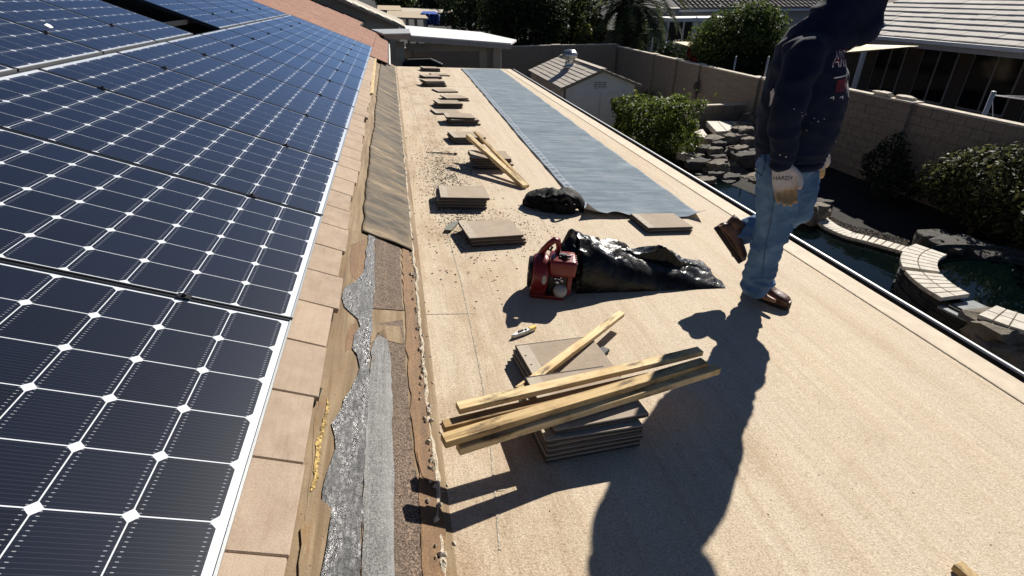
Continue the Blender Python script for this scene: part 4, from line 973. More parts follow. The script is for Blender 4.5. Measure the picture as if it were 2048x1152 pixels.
print_on('white_outline', outline_me([(-.13, -.118), (-.115, -.112), (-.11, -.125)], .005), chest, bh, M_PWHITE, logo, .0034, 1)
print_on('white_outline', outline_me([(-.07, -.118), (-.05, -.114), (-.045, -.128)], .005), chest, bh, M_PWHITE, logo, .0034, 1)
# paint smears on the sleeve and specks on the side
def px_patch(name, pts, bvh, mat, parent, off=.002):
    me = bpy.data.meshes.new(name); me.from_pydata([(x, y, 0) for x, y in pts], [], [tuple(range(len(pts)))])
    bm = bmesh.new(); bm.from_mesh(me); bmesh.ops.triangulate(bm, faces=bm.faces); bmesh.ops.subdivide_edges(bm, edges=bm.edges, cuts=1); bm.to_mesh(me); bm.free()
    for v in me.vertices:
        p, n = cast(bvh, v.co.x, v.co.y)
        if p is None: bpy.data.meshes.remove(me); return
        v.co = p + n*off
    me.materials.append(mat); link(name, me, parent)
M_SMEAR = simple('dried_paint', (.42, .40, .38), .8, .15, 40, .3, 100)
px_patch('paint_smear', [(1541, 184), (1548, 176), (1550, 186), (1547, 196), (1544, 208), (1538, 214), (1541, 200)], bh, M_SMEAR, hoodie)
for x, y, s in [(1588, 218, 2), (1604, 232, 2.2), (1612, 229, 2), (1628, 237, 2.4), (1636, 243, 2.6), (1648, 238, 2), (1613, 261, 1.8), (1603, 225, 1.4), (1560, 310, 3), (1572, 314, 3), (1622, 246, 1.3)]:
    s *= .7
    px_patch('paint_speck', [(x-s, y-s*.4), (x+s*.3, y-s*.8), (x+s, y+s*.2), (x, y+s*.7)], bh, M_SMEAR, hoodie)
# lettering on the glove
gm = gl_r.matrix_basis
bg_ = BVHTree.FromPolygons([gm @ v.co for v in gl_r.data.vertices], [tuple(p.vertices) for p in gl_r.data.polygons])
gt = text_mesh('HARDY', .03)
def gplace(x, y):
    dv = ray(1566, 360).normalized(); c = fl(1566, 360, -.235) - dv*.3; return (c + RT*(x*1.05) + CU*y, dv)
print_on('glove_lettering', gt, gplace, bg_, M_INK, man, .0012, 1)

# ================================================================== GARDEN, WALLS, NEIGHBOURS
import numpy as np
M_MULCH = simple('dark_mulch_soil', (.013, .010, .008), .95, .5, 3, .8, 30, kind='World', bdist=.03)
mb = MB(); mb.add([(-400, -60, GZ), (500, -60, GZ), (500, 900, GZ), (-400, 900, GZ)], [(0, 1, 2, 3)])
tag(mb.build('ground', M_MULCH), 'dark soil ground of the gardens', 'ground', kind='structure')
def m_leaf(name, c, c2, tr=.42, rough=.6):
    m = Mat(name, rough, .22); g = m.n('ShaderNodeNewGeometry'); n = m.noise(m.coord('World'), 1.1, 4, .6)
    r_ = m.math('ADD', m.math('MULTIPLY', g.outputs['Random Per Island'], .55), m.math('MULTIPLY', n, .5))
    col = m.ramp(r_, [(.2, tuple(x*.45 for x in c)), (.5, c), (.85, c2)]); m.color(col)
    t = m.n('ShaderNodeBsdfTranslucent'); m.l(col, t.inputs[0]); mx = m.n('ShaderNodeMixShader'); mx.inputs[0].default_value = tr
    out = [x for x in m.t.nodes if x.type == 'OUTPUT_MATERIAL'][0]; m.l(m.p.outputs[0], mx.inputs[1]); m.l(t.outputs[0], mx.inputs[2]); m.l(mx.outputs[0], out.inputs[0]); return m.m
M_LF_DARK = m_leaf('dark_evergreen_leaf', (.018, .030, .012), (.055, .075, .025))
M_LF_CIT = m_leaf('citrus_leaf', (.045, .075, .018), (.16, .19, .05))
M_LF_HEDGE = m_leaf('hedge_leaf', (.06, .095, .02), (.27, .31, .06))
M_LF_OLIVE = m_leaf('olive_shrub_leaf', (.045, .055, .02), (.17, .16, .06))
M_LF_PALE = m_leaf('pale_yellow_green_leaf', (.10, .12, .03), (.30, .28, .08))
M_BARK = simple('grey_brown_bark', (.09, .065, .045), .95, .35, 12, .8, 40, bdist=.02)
def leaves(name, ells, n, size, mat, parent, seed=1, shell=.55, box=False, clump=0):
    g = np.random.default_rng(seed); P = []; Nn = []
    vol = np.array([e[1][0]*e[1][1]*e[1][2] for e in ells])**.8; vol = vol/vol.sum()
    for (c, r), w_ in zip(ells, vol):
        k = int(n*w_)+1
        if box:
            q = g.uniform(-1, 1, (k, 3)); ax = g.integers(0, 3, k); s_ = np.sign(g.uniform(-1, 1, k)); m_ = g.uniform(0, 1, k) < .75
            q[np.arange(k)[m_], ax[m_]] = s_[m_]*g.uniform(.82, 1.04, m_.sum()); d = q/np.linalg.norm(q, axis=1, keepdims=True)
        else:
            d = g.normal(size=(k, 3)); d /= np.linalg.norm(d, axis=1, keepdims=True); rr = g.uniform(shell**3, 1, (k, 1))**(1/3); q = d*rr
        p = q*np.array(r)
        ph = np.sin(p[:, :1]*4.1/max(.3, r[0])+seed)+np.sin(p[:, 1:2]*5.3/max(.3, r[1])+2*seed)+np.sin(p[:, 2:3]*4.7/max(.3, r[2])+3*seed)
        keep = (ph[:, 0] > -1.5+clump) | (g.uniform(size=k) < .35); p = (p*(1+.10*ph+.05*g.standard_normal((k, 1))*(g.uniform(size=(k, 1)) < .12)*2))[keep]; d = d[keep]
        P.append(p+np.array(c)); Nn.append(d)
    P = np.concatenate(P); D = np.concatenate(Nn); k = len(P)
    nrm = D*.7 + g.normal(size=(k, 3))*.75 + np.array([0, 0, .35]); nrm /= np.linalg.norm(nrm, axis=1, keepdims=True)
    t = np.cross(nrm, g.normal(size=(k, 3))); t /= np.linalg.norm(t, axis=1, keepdims=True)+1e-9; b = np.cross(nrm, t); s_ = np.clip(g.lognormal(-.08, .42, (k, 1)), .35, 2.1)*size
    V = np.stack([P-t*s_, P+b*s_*.45+nrm*s_*.12, P+t*s_, P-b*s_*.45+nrm*s_*.12], 1).reshape(-1, 3)
    me = bpy.data.meshes.new(name); me.vertices.add(4*k); me.vertices.foreach_set('co', V.ravel()); me.loops.add(4*k); me.polygons.add(k)
    me.loops.foreach_set('vertex_index', np.arange(4*k)); me.polygons.foreach_set('loop_start', np.arange(0, 4*k, 4)); me.polygons.foreach_set('loop_total', np.full(k, 4)); me.update(calc_edges=True)
    me.materials.append(mat); return link(name, me, parent)
def tree(name, label, cat, base, ells, n, size, mat, trunk_r=.12, seed=1, group=None, box=False, shell=.55, limbs=5, clump=0):
    t = thing(name, label, cat, T(*base), group); b = Vector(base)
    loc = [((Vector(c)-b), r) for c, r in ells]; top = loc[0][0]; mb = MB()
    mb.tube([(0, 0, -.05), (top.x*.15, top.y*.15, top.z*.3), (top.x*.6, top.y*.6, top.z*.75), top], [trunk_r*1.3, trunk_r, trunk_r*.75, trunk_r*.35], 8)
    r_ = random.Random(seed)
    for i in range(limbs):
        e = r_.choice(loc); q = Vector((top.x*.3, top.y*.3, top.z*r_.uniform(.35, .6))); d = e[0] + Vector((r_.uniform(-.6, .6)*e[1][0], r_.uniform(-.6, .6)*e[1][1], r_.uniform(-.2, .7)*e[1][2]))
        mb.tube([q, q.lerp(d, .5)+Vector((0, 0, .05)), d], [trunk_r*.5, trunk_r*.3, trunk_r*.1], 6)
    mb.build('trunk', M_BARK, t, smooth=True)
    leaves('crown', [((c.x, c.y, c.z), r) for c, r in loc], n, size, mat, t, seed, shell, box, clump); return t
def boulder_mesh(seed, sub=3):
    bm = bmesh.new(); bmesh.ops.create_icosphere(bm, subdivisions=sub, radius=1)
    for v in bm.verts:
        d = v.co.normalized(); k = 1 + .5*noise.noise(d*1.5+Vector((seed*3.1, 0, 0))) + .25*noise.noise(d*3.3+Vector((0, seed, 0)))
        v.co = Vector((max(-.85, min(.8, d.x*k)), max(-.8, min(.86, d.y*k)), max(-.72, min(.66+.12*d.x, d.z*k))))
    me = bpy.data.meshes.new('boulder'); bm.to_mesh(me); bm.free(); return me
def m_rock(name, c):
    m = Mat(name, .9, .25); co = m.coord('World'); n = m.noise(co, 4, 6, .7); f = m.noise(co, 40, 4); m.color(m.ramp(n, [(.3, tuple(x*.5 for x in c)), (.5, c), (.75, tuple(x*1.5 for x in c))])); m.bump(m.math('ADD', n, m.math('MULTIPLY', f, .5)), .9, .05); return m.m
M_ROCK = m_rock('tan_grey_rock', (.20, .17, .135)); M_ROCK_D = m_rock('dark_garden_rock', (.085, .078, .07))
BM = [boulder_mesh(i) for i in range(6)]
for me in BM:
    for p in me.polygons: p.use_smooth = True
    me.set_sharp_from_angle(angle=R(32))
def boulder(name, p, s, mat, parent=None, seed=0, rz=0):
    me = BM[seed % 6].copy(); me.materials.clear(); me.materials.append(mat)
    return link(name, me, parent, T(*p) @ Matrix.Rotation(rz, 4, 'Z') @ Matrix.Diagonal((s[0], s[1], s[2], 1)))
M_COPE = simple('pale_coping_brick', (.56, .51, .43), .8, .22, 9, .4, 60, kind='World')
M_WALLB = m_gran('tan_slump_block', (.21, .165, .125), (.32, .26, .20), (.17, .135, .105), .95, 70)
M_CAPB = simple('pale_wall_cap', (.55, .48, .38), .9, .12, 5, .3, 60)

# ---------------------------------------------------------------- pool
M_WATER = Mat('dark_green_pool_water', .03, .15); _c = M_WATER.coord('World'); M_WATER.color((.0006, .0032, .0032)); M_WATER.bump(M_WATER.noise(_c, 3.2, 4, .5, .6), .10, .02); M_WATER = M_WATER.m
M_POOLW = simple('dark_pool_plaster', (.02, .03, .03), .6, .2, 4, .1, 20)
WZ = GZ + .05; CZ = GZ + .14
cp_px = [(1628, 437), (1650, 453), (1690, 471), (1740, 484), (1800, 501)]
cin = [at_z(x, y, CZ) for x, y in cp_px]
def curve_pts(P, n):
    out = []
    for i in range(n+1):
        t = i/n*(len(P)-1); k = min(len(P)-2, int(t)); f = t-k; p0 = P[max(0, k-1)]; p1 = P[k]; p2 = P[k+1]; p3 = P[min(len(P)-1, k+2)]
        out.append(.5*((2*p1)+(p2-p0)*f+(2*p0-5*p1+4*p2-p3)*f*f+(3*p1-p0-3*p2+p3)*f**3))
    return out
cur = curve_pts(cin, 18)
cur = [cur[0]+(cur[0]-cur[3])*1.2] + cur + [cur[-1]+(cur[-1]-cur[-3])*.6]
wat = [Vector((3.6, -1, WZ)), Vector((9.6, -1, WZ)), Vector((9.6, cur[-1].y, WZ))] + [Vector((p.x+.06, p.y+.06, WZ)) for p in cur[::-1]] + [Vector((7.6, 12.8, WZ)), Vector((5.6, 13.3, WZ)), Vector((3.6, 11, WZ))]
mb = MB(); mb.add(wat, [tuple(range(len(wat)))]); tag(mb.build('pool_water', M_WATER), 'dark green water of the swimming pool', 'water', kind='structure')
pool = thing('pool_edge', 'curved pale brick coping along the far side of the dark green pool', 'pool edge', T(cur[8].x, cur[8].y, GZ)); O = Vector((cur[8].x, cur[8].y, GZ))
for a, b in zip(cur[:-1], cur[1:]):
    d = (b-a).normalized(); n = Vector((d.y, -d.x, 0)); n = n if n.x > 0 else -n; g_ = d*.006
    mb = MB(); mb.slab([a+g_-O, b-g_-O, b-g_+n*.30-O, a+g_+n*.30-O], (0, 0, -.06)); mb.build('coping_brick', M_COPE, pool, bevel=.006)
mb = MB()
for a, b in zip(cur[:-1], cur[1:]): mb.slab([a-O-Vector((0, 0, .06)), b-O-Vector((0, 0, .06)), b-O-Vector((0, 0, .5)), a-O-Vector((0, 0, .5))], (.03, .03, 0))
mb.build('pool_wall', M_POOLW, pool)
mb = MB(); r4 = random.Random(8)
for i in range(1400):
    k = r4.uniform(0, len(cur)-1.01); a = cur[int(k)].lerp(cur[int(k)+1], k-int(k)); d = Vector((.72, .69, 0)); p = a + d*r4.uniform(.33, .75); s = r4.uniform(.012, .035)
    mb.add([(-s, -s, 0), (s, -s*.8, 0), (s*.9, s, 0), (-s*.8, s, 0), (0, 0, s)], [(0, 1, 4), (1, 2, 4), (2, 3, 4), (3, 0, 4)], T(p.x, p.y, GZ+.10) @ Matrix.Rotation(r4.uniform(0, 6), 4, 'Z'))
tag(mb.build('gravel', M_ROCK), 'brown gravel strip behind the pool coping', 'gravel', kind='stuff')
# ---------------------------------------------------------------- spa
SC = Vector((8.5, 4.9, GZ)); SZ = -3.6-GZ; RO, RI = 1.60, 1.15
spa = thing('raised_spa', 'raised round spa with pale brick rim and dark stacked stone wall', 'spa', T(*SC))
M_LEDGE = m_rock('dark_ledger_stone', (.045, .047, .046))
mb = MB(); 
def rngw(u, v): a = 2*math.pi*u; return Vector((math.cos(a)*(RO-.09), math.sin(a)*(RO-.09), (SZ-.06)*v - .1*(1-v)))
mb.grid(rngw, 64, 2, True); mb.grid(lambda u, v: Vector((math.cos(2*math.pi*u)*RI, -math.sin(2*math.pi*u)*RI, -.1+(SZ-.03)*v)), 64, 2, True); mb.build('spa_wall', M_POOLW, spa)
def arc_piece(r0, r1, a0, a1, z0, z1, n=3):
    mb = MB(); P = [(math.cos(a0+(a1-a0)*i/n)*r1, math.sin(a0+(a1-a0)*i/n)*r1) for i in range(n+1)] + [(math.cos(a1-(a1-a0)*i/n)*r0, math.sin(a1-(a1-a0)*i/n)*r0) for i in range(n+1)]
    mb.prism(P, z0, z1); return mb
for a0, a1, k in ((106, 147, 7), (151, 181, 6), (197, 290, 16)):
    for i in range(k):
        b0 = R(a0+(a1-a0)*i/k)+.004; b1 = R(a0+(a1-a0)*(i+1)/k)-.004; rm = (RO+RI)/2
        for r0, r1 in ((RI-.02, rm-.005), (rm+.005, RO)): arc_piece(r0, r1, b0, b1, SZ-.06, SZ).build('coping_brick', M_COPE, spa, bevel=.005)
for row in range(9):
    z = .0 + row*(SZ-.07)/9; a = R(100 + (row % 3)*4)
    while a < R(292):
        w_ = R(rnd.uniform(7, 16)); arc_piece(RO-.12, RO-.055+rnd.uniform(-.02, .025), a, min(a+w_, R(294))-.006, z+.003, z+(SZ-.07)/9-.006+rnd.uniform(-.004, .003)).build('ledger_stone', M_LEDGE, spa); a += w_
mb = MB(); mb.lathe([(RI-.005, SZ-.16), (.01, SZ-.159)], 48); mb.build('spa_water', M_WATER, spa)
arc_piece(RI-.1, RO+.06, R(182), R(196), SZ-.13, SZ-.10).build('spillway', simple('wet_pale_spillway', (.25, .27, .26), .25, .2, 9), spa)
arc_piece(RI-.1, RO+.03, R(147.5), R(150.5), SZ-.13, SZ-.10).build('spillway', M_LEDGE, spa)
for i, (x, y, z, s, m_, lab) in enumerate([(2000, 655, -3.75, (.42, .36, .20), M_ROCK, 'pale flat boulder on the spa rim at the right edge'), (1985, 690, -3.95, (.36, .34, .26), M_ROCK, 'tan boulder below the flat one beside the spa'), (2040, 712, -4.0, (.32, .30, .24), M_ROCK, 'grey boulder lowest at the right edge by the gutter'), (1625, 425, -3.98, (.34, .32, .30), M_ROCK, 'tan boulder at the left end of the pool coping'), (1642, 412, -4.0, (.25, .25, .2), M_ROCK_D, 'dark boulder behind the tan one at the pool coping'),
        (1868, 480, -3.9, (.34, .3, .2), M_ROCK_D, 'dark rock left of the row behind the spa'), (1905, 492, -3.8, (.42, .3, .16), M_ROCK_D, 'dark flat rock in the middle of the row behind the spa'), (1955, 500, -3.8, (.5, .3, .16), M_ROCK_D, 'dark long rock right of the row behind the spa'), (2030, 520, -3.85, (.6, .35, .16), M_ROCK_D, 'dark rock behind the spa at the photo edge')]):
    tag(boulder('boulder', at_z(x, y, z), s, m_, None, i, i*1.1), lab, 'boulder', 'boulders around the pool')
# ---------------------------------------------------------------- rock waterfall and steps
wf = thing('rock_waterfall', 'stacked stone waterfall mound rising behind the pool', 'waterfall', T(8.6, 12.5, GZ)); WO = Vector((8.6, 12.5, GZ))
r5 = random.Random(3)
yy = 405
while yy > 238:
    Yd = 10.9 + (405-yy)/165*4.0; x0 = 1385 + max(0, (300-yy))*1.7 + (max(0, yy-350))*1.0; x = x0 + r5.uniform(0, 14)
    while x < 1560:
        p = at_y(x, yy+r5.uniform(-9, 9), Yd+r5.uniform(-.15, .15)); s = r5.uniform(.15, .42)
        boulder('waterfall_stone', p-WO, (s, s*.8, s*r5.uniform(.45, .8)), M_ROCK if r5.random() < .6 else M_ROCK_D, wf, r5.randrange(6), r5.uniform(-.4, .4)); x += s*1.55*1058/(p.length*.97)*r5.uniform(.9, 1.1)
    yy -= 16
if False:
  mb = MB(); mb.add([(-.3, .6, -.1), (2.6, .6, -.1), (2.6, 3, -.1), (.2, 3, -.1), (.6, 1.9, .35), (2.4, 1.9, .35), (2.4, 2.8, .35), (.7, 2.8, .35)], [(0, 1, 5, 4), (1, 2, 6, 5), (2, 3, 7, 6), (3, 0, 4, 7), (4, 5, 6, 7)]); mb.build('mound_core', M_MULCH, wf)
st = thing('garden_steps', 'pale stone steps climbing beside the rock waterfall', 'steps', T(9.4, 14.6, GZ)); SO = Vector((9.4, 14.6, GZ))
for (pts, z) in [([(1413, 242), (1500, 243), (1512, 260), (1433, 263)], -3.6), ([(1385, 262), (1406, 258), (1420, 277), (1392, 272)], -3.72), ([(1376, 284), (1400, 294), (1398, 298), (1372, 287)], -3.85), ([(1362, 300), (1398, 316), (1394, 322), (1352, 304)], -3.95)]:
    mb = MB(); P = [at_z(x, y, z)-SO for x, y in pts]; mb.slab(P, (0, 0, -.16)); mb.build('step_slab', M_COPE, st, bevel=.01)
# paver joints on the top slab
for i in range(3):
    a = at_z(1436+i*22, 243, -3.598)-SO; b = at_z(1454+i*22, 262, -3.598)-SO; mb = MB(); mb.bar(a, b, .015, .006); mb.build('paver_joint', M_ROCK_D, st)
a = at_z(1478, 240, -3.3); mb = MB(); mb.tube([at_y(1477, 258, 14.4), at_y(1480, 240, 14.4), at_y(1490, 228, 14.4), at_y(1500, 226, 14.4), at_y(1503, 234, 14.4)], .014, 6); tag(mb.build('bent_pipe', M_TILE_EDGE), 'thin bent pipe arching over the rock waterfall', 'pipe')

# ---------------------------------------------------------------- block walls
def block_wall(name, label, x0, x1, y0, y1, z0, z1, along, pil, built=None, cap=True):
    # along 'y': wall runs along Y at x in (x0,x1); pil: pilaster positions; built: (from, to) where single blocks are laid
    w_ = thing(name, label, 'wall', T((x0+x1)/2, (y0+y1)/2, z0)); O = Vector(((x0+x1)/2, (y0+y1)/2, z0)); I = T(-O.x, -O.y, -O.z)
    bw, bh = .40, .195
    if built:
        segs = [(y0, built[0]), (built[1], y1)] if along == 'y' else [(x0, built[0]), (built[1], x1)]
    else: segs = [(y0, y1)] if along == 'y' else [(x0, x1)]
    for a, b in segs:
        if b-a > .05:
            mb = MB(); mb.box(x0, x1, a, b, z0, z1, I) if along == 'y' else mb.box(a, b, y0, y1, z0, z1, I); mb.build('wall_panel', M_WALLB, w_)
    if built:
        a, b = built; mb = MB()
        mb.box(x0+.01, x1-.01, a, b, z0, z1, I) if along == 'y' else mb.box(a, b, y0+.01, y1-.01, z0, z1, I); mb.build('mortar_core', M_WALLB, w_)
        n = max(1, int((z1-z0)/bh)); bh = (z1-z0)/n
        mb = MB()
        if along == 'y': mb.box(-.006, .02, .004, bw-.006, .004, bh-.005)
        else: mb.box(.004, bw-.006, -.006, .02, .004, bh-.005)
        bme = mb.mesh('wall_block', M_WALLB, bevel=.004)
        for r_ in range(n):
            s = a + (0 if r_ % 2 else -bw/2)
            while s < b-.05:
                if s >= a-.01 and s+bw <= b+.01: link('wall_block', bme, w_, T(x0+rnd.uniform(-.004, .002), s, z0+r_*bh) @ Matrix() if False else I @ (T(x0+rnd.uniform(-.004, .002), s, z0+r_*bh) if along == 'y' else T(s, y0+rnd.uniform(-.004, .002), z0+r_*bh)))
                s += bw
    for q in pil:
        mb = MB()
        mb.box(x0-.10, x1+.02, q-.22, q+.22, z0, z1+.03, I) if along == 'y' else mb.box(q-.22, q+.22, y0-.10, y1+.02, z0, z1+.03, I); mb.build('pilaster', M_WALLB, w_, bevel=.008)
        mb = MB(); mb.box(x0-.12, x1+.04, q-.24, q+.24, z1+.03, z1+.07, I) if along == 'y' else mb.box(q-.24, q+.24, y0-.12, y1+.04, z1+.03, z1+.07, I); mb.build('pilaster_cap', M_CAPB, w_, bevel=.006)
    if cap:
        k = 0; s = y0 if along == 'y' else x0; e = y1 if along == 'y' else x1
        while s < e-.1 and k < 80:
            q = min(s+.6, e); mb = MB(); mb.box(x0-.012, x1+.012, s+.004, q-.004, z1+.001, z1+.045, I) if along == 'y' else mb.box(s+.004, q-.004, y0-.012, y1+.012, z1+.001, z1+.045, I); mb.build('cap_block', M_CAPB, w_, bevel=.006); s = q; k += 1
    return w_
PIL = [at_z(x, y, -2.4).y for x, y in ((1282, 110), (1338, 120), (1404, 130))] + [16.1]
block_wall('block_wall', 'tan block wall with pilasters behind the shed and hedge', 11.3, 11.48, 14.45, 28.9, GZ, -2.42, 'y', PIL+[28.7])
block_wall('block_wall', 'taller tan block wall right of the man, behind the dark shrubs', 11.42, 11.6, 2.0, 14.40, GZ, -2.24, 'y', [10.6, 14.2], (8.3, 13.9))
block_wall('block_wall', 'dark brown back wall behind the shed and patio cover', -2.0, 11.2, 28.0, 28.18, GZ, -2.3, 'x', [.6, 4.4, 8.0])
lw0 = at_z(1400, 211, -3.2); block_wall('low_block_wall', 'low pale block wall between the hedge and the man', 9.2, 11.28, lw0.y, lw0.y+.18, GZ, -3.25, 'x', [], (9.25, 11.25))

# ---------------------------------------------------------------- shed
sh = thing('garden_shed', 'pale wooden garden shed with shingled gable roof and turbine vent', 'shed', T(6.28, 18.7, GZ)); HO = T(-6.28, -18.7, -GZ)
M_SHED = simple('pale_shed_siding', (.70, .68, .64), .85, .08, 3, .25, 50); M_SHED_TAN = simple('tan_shed_siding', (.52, .40, .29), .85, .08, 3, .25, 50); M_TRIM = simple('brown_shed_trim', (.26, .19, .13), .8, .12, 6)
SX0, SX1, SY0, SY1, SE, SR, SXR = 5.05, 7.52, 16.75, 21.0, -2.53, -2.05, 6.28
def hx(mb): return mb
mb = MB(); mb.slab([(SX0, SY0, GZ), (SX1, SY0, GZ), (SX1, SY0, SE), (SXR, SY0, SR-.03), (SX0, SY0, SE)], (0, .05, 0)); mb.v = [HO @ v for v in mb.v]; mb.build('gable_wall', M_SHED, sh)
mb = MB(); mb.slab([(SX0, SY1, GZ), (SX1, SY1, GZ), (SX1, SY1, SE), (SXR, SY1, SR-.03), (SX0, SY1, SE)], (0, -.05, 0)); mb.v = [HO @ v for v in mb.v]; mb.build('gable_wall', M_SHED, sh)
for x0, x1, nm in ((SX0, SX0+.05, M_SHED_TAN), (SX1-.05, SX1, M_SHED)):
    mb = MB(); mb.box(x0, x1, SY0+.052, SY1-.052, GZ, SE, HO); mb.build('side_wall', nm, sh)
for (xa, xb) in ((SX0+.01, SX0+.09), (SX1-.09, SX1-.01)):
    mb = MB(); mb.box(xa, xb, SY0-.02, SY0-.002, GZ, SE-.02, HO); mb.build('corner_trim', M_TRIM, sh)
for i in range(3):
    mb = MB(); mb.box(SXR-.22+i*.15, SXR-.12+i*.15, SY0-.018, SY0-.002, -2.62, -2.44, HO); v_ = mb.build('gable_vent', simple('dark_vent', (.09, .09, .10), .8), sh)
    for k in range(3): mb = MB(); mb.box(SXR-.22+i*.15, SXR-.12+i*.15, SY0-.026, SY0-.016, -2.6+k*.055, -2.57+k*.055, HO); mb.build('vent_slat', M_SHED, v_)
for x0, x1 in ((SXR-.78, SXR-.008), (SXR+.008, SXR+.78)):
    mb = MB(); mb.box(x0, x1, SY0-.03, SY0-.003, GZ+.06, -2.72, HO); d_ = mb.build('shed_door', M_SHED, sh, bevel=.004)
    mb = MB(); mb.box(x0+.03, x1-.03, SY0-.042, SY0-.031, -3.45, -3.38, HO); mb.build('door_rail', M_SHED, d_)
def m_shingle(c):
    m = Mat('grey_asphalt_shingle', .95, .2); co = m.coord('World'); f = m.noise(co, 150, 2); n = m.noise(co, 3, 4); br = m.n('ShaderNodeTexBrick'); 
    m.color(m.mix(m.ramp(n, [(.4, 0.0), (.7, .6)]), m.ramp(f, [(.3, tuple(x*.6 for x in c)), (.7, tuple(x*1.3 for x in c))]), tuple(x*1.25 for x in c))); m.bump(f, .4, .004); return m.m
M_SHING = m_shingle((.48, .43, .365))
for sgn, xe in ((-1, SX0-.10), (1, SX1+.10)):
    L = math.hypot(SXR-xe, SR-SE+.03); nrow = 8; slope = (SR-(SE-.03))/abs(SXR-xe); ux = (SXR-xe)/abs(SXR-xe)
    for k in range(nrow):
        xa = xe+(SXR-xe)*k/nrow; xb = xe+(SXR-xe)*min(1, (k+1.15)/nrow); za = SE-.03+slope*abs(xa-xe)+.016; zb = SE-.03+slope*abs(xb-xe)
        y = SY0-.14; j = 0
        while y < SY1+.1:
            wv = .95 if j or k % 2 == 0 else .5; e = min(y+wv, SY1+.12); mb = MB(); q = rnd.uniform(-.003, .003); mb.slab([HO @ Vector(p) for p in [(xa, y+.004, za+q), (xb, y+.004, zb+q), (xb, e-.004, zb+q), (xa, e-.004, za+q)]], (0, 0, -.012)); mb.build('shingle', M_SHING, sh); y = e; j += 1
mb = MB(); mb.slab([HO @ Vector(p) for p in [(SX0-.1, SY0-.15, SE-.04), (SXR, SY0-.15, SR-.01), (SX1+.1, SY0-.15, SE-.04), (SX1+.1, SY0-.15, SE-.11), (SXR, SY0-.15, SR-.08), (SX0-.1, SY0-.15, SE-.11)]], (0, -.02, 0)); mb.build('rake_board', M_TRIM, sh)
mb = MB(); mb.bar(HO @ Vector((SXR, SY0-.14, SR+.012)), HO @ Vector((SXR, SY1+.12, SR+.012)), .2, .014); mb.build('ridge_cap', M_SHING, sh)
# turbine vent
M_GALV = simple('galvanised_metal', (.55, .56, .56), .3, .15, 8, .1, 30, metal=.9)
vx = at_x(1140, 146, 5.9); vb = Vector((5.86, at_x(1138, 146, 5.86).y, SR-(SXR-5.86)*.36-.02))
tv = thing('turbine_vent', 'round galvanised turbine vent spinning on the shed roof', 'roof vent', T(*vb))
mb = MB(); mb.lathe([(.24, 0), (.17, .06), (.15, .10), (.15, .24), (.17, .25)], 20); mb.build('vent_base', M_GALV, tv, smooth=True)
mb = MB(); mb.lathe([(.17, .25), (.19, .27), (.12, .29), (.02, .30)], 20); mb.lathe([(.2, .50), (.17, .54), (.02, .56)], 20); mb.build('vent_cap', M_GALV, tv, smooth=True)
for i in range(18):
    a = i*2*math.pi/18; mb = MB()
    mb.grid(lambda u, v: Vector((math.cos(a+u*.42-.1)*(.17+.075*math.sin(math.pi*v)+.02*u), math.sin(a+u*.42-.1)*(.17+.075*math.sin(math.pi*v)+.02*u), .265+.25*v)), 3, 7); o = mb.build('vent_fin', M_GALV, tv, smooth=True); md = o.modifiers.new('t', 'SOLIDIFY'); md.thickness = .004
# ornament on the wall
oc = at_x(1392, 172, 11.22); orn = thing('wall_ornament', 'dark round metal sun ornament with spikes hanging on the block wall', 'ornament', T(oc.x, oc.y, oc.z) @ Matrix.Rotation(R(-90), 4, 'Y'))
mb = MB(); mb.lathe([(.16, 0), (.15, .03), (.05, .045)], 24); mb.build('disc', M_TILE_EDGE, orn)
for i in range(16):
    a = i*2*math.pi/16; c, s = math.cos(a), math.sin(a); mb = MB(); mb.slab([(c*.2-s*.035, s*.2+c*.035, 0), (c*.2+s*.035, s*.2-c*.035, 0), (c*.36, s*.36, 0)], (0, 0, .012)); mb.build('spike', M_TILE_EDGE, orn)
mb = MB(); mb.tube([(-.6, 0, .02), (-.15, 0, .01)], .015, 6); mb.build('stem', M_TILE_EDGE, orn)
# ---------------------------------------------------------------- hedge, shrubs
tree('clipped_hedge', 'clipped green hedge with sunlit top beside the shed', 'hedge', (6.95, 14.4, GZ), [((6.95, 14.4, -3.45), (1.0, .72, .74))], 15000, .05, M_LF_HEDGE, .06, 3, None, True, limbs=8)
tree('olive_shrub', 'large olive-green shrub in front of the right block wall', 'shrub', (10.75, 7.6, GZ), [((10.75, 7.6, -3.2), (.75, .9, .85)), ((10.55, 7.1, -3.4), (.6, .8, .6)), ((10.8, 8.3, -3.3), (.6, .6, .7))], 12000, .042, M_LF_OLIVE, .06, 5)
tree('olive_shrub', 'second olive-green shrub at the right edge before the block wall', 'shrub', (10.5, 5.9, GZ), [((10.5, 5.9, -3.15), (.8, .85, .9)), ((10.3, 5.3, -3.4), (.7, .8, .6))], 11000, .042, M_LF_OLIVE, .06, 6)
tree('thin_shrub', 'thin dark leafless-looking shrub against the block wall right of the man', 'shrub', (10.9, 10.1, GZ), [((10.9, 10.1, -3.5), (.45, .6, .65)), ((10.7, 9.5, -3.8), (.5, .5, .35))], 3000, .04, M_LF_DARK, .04, 7)
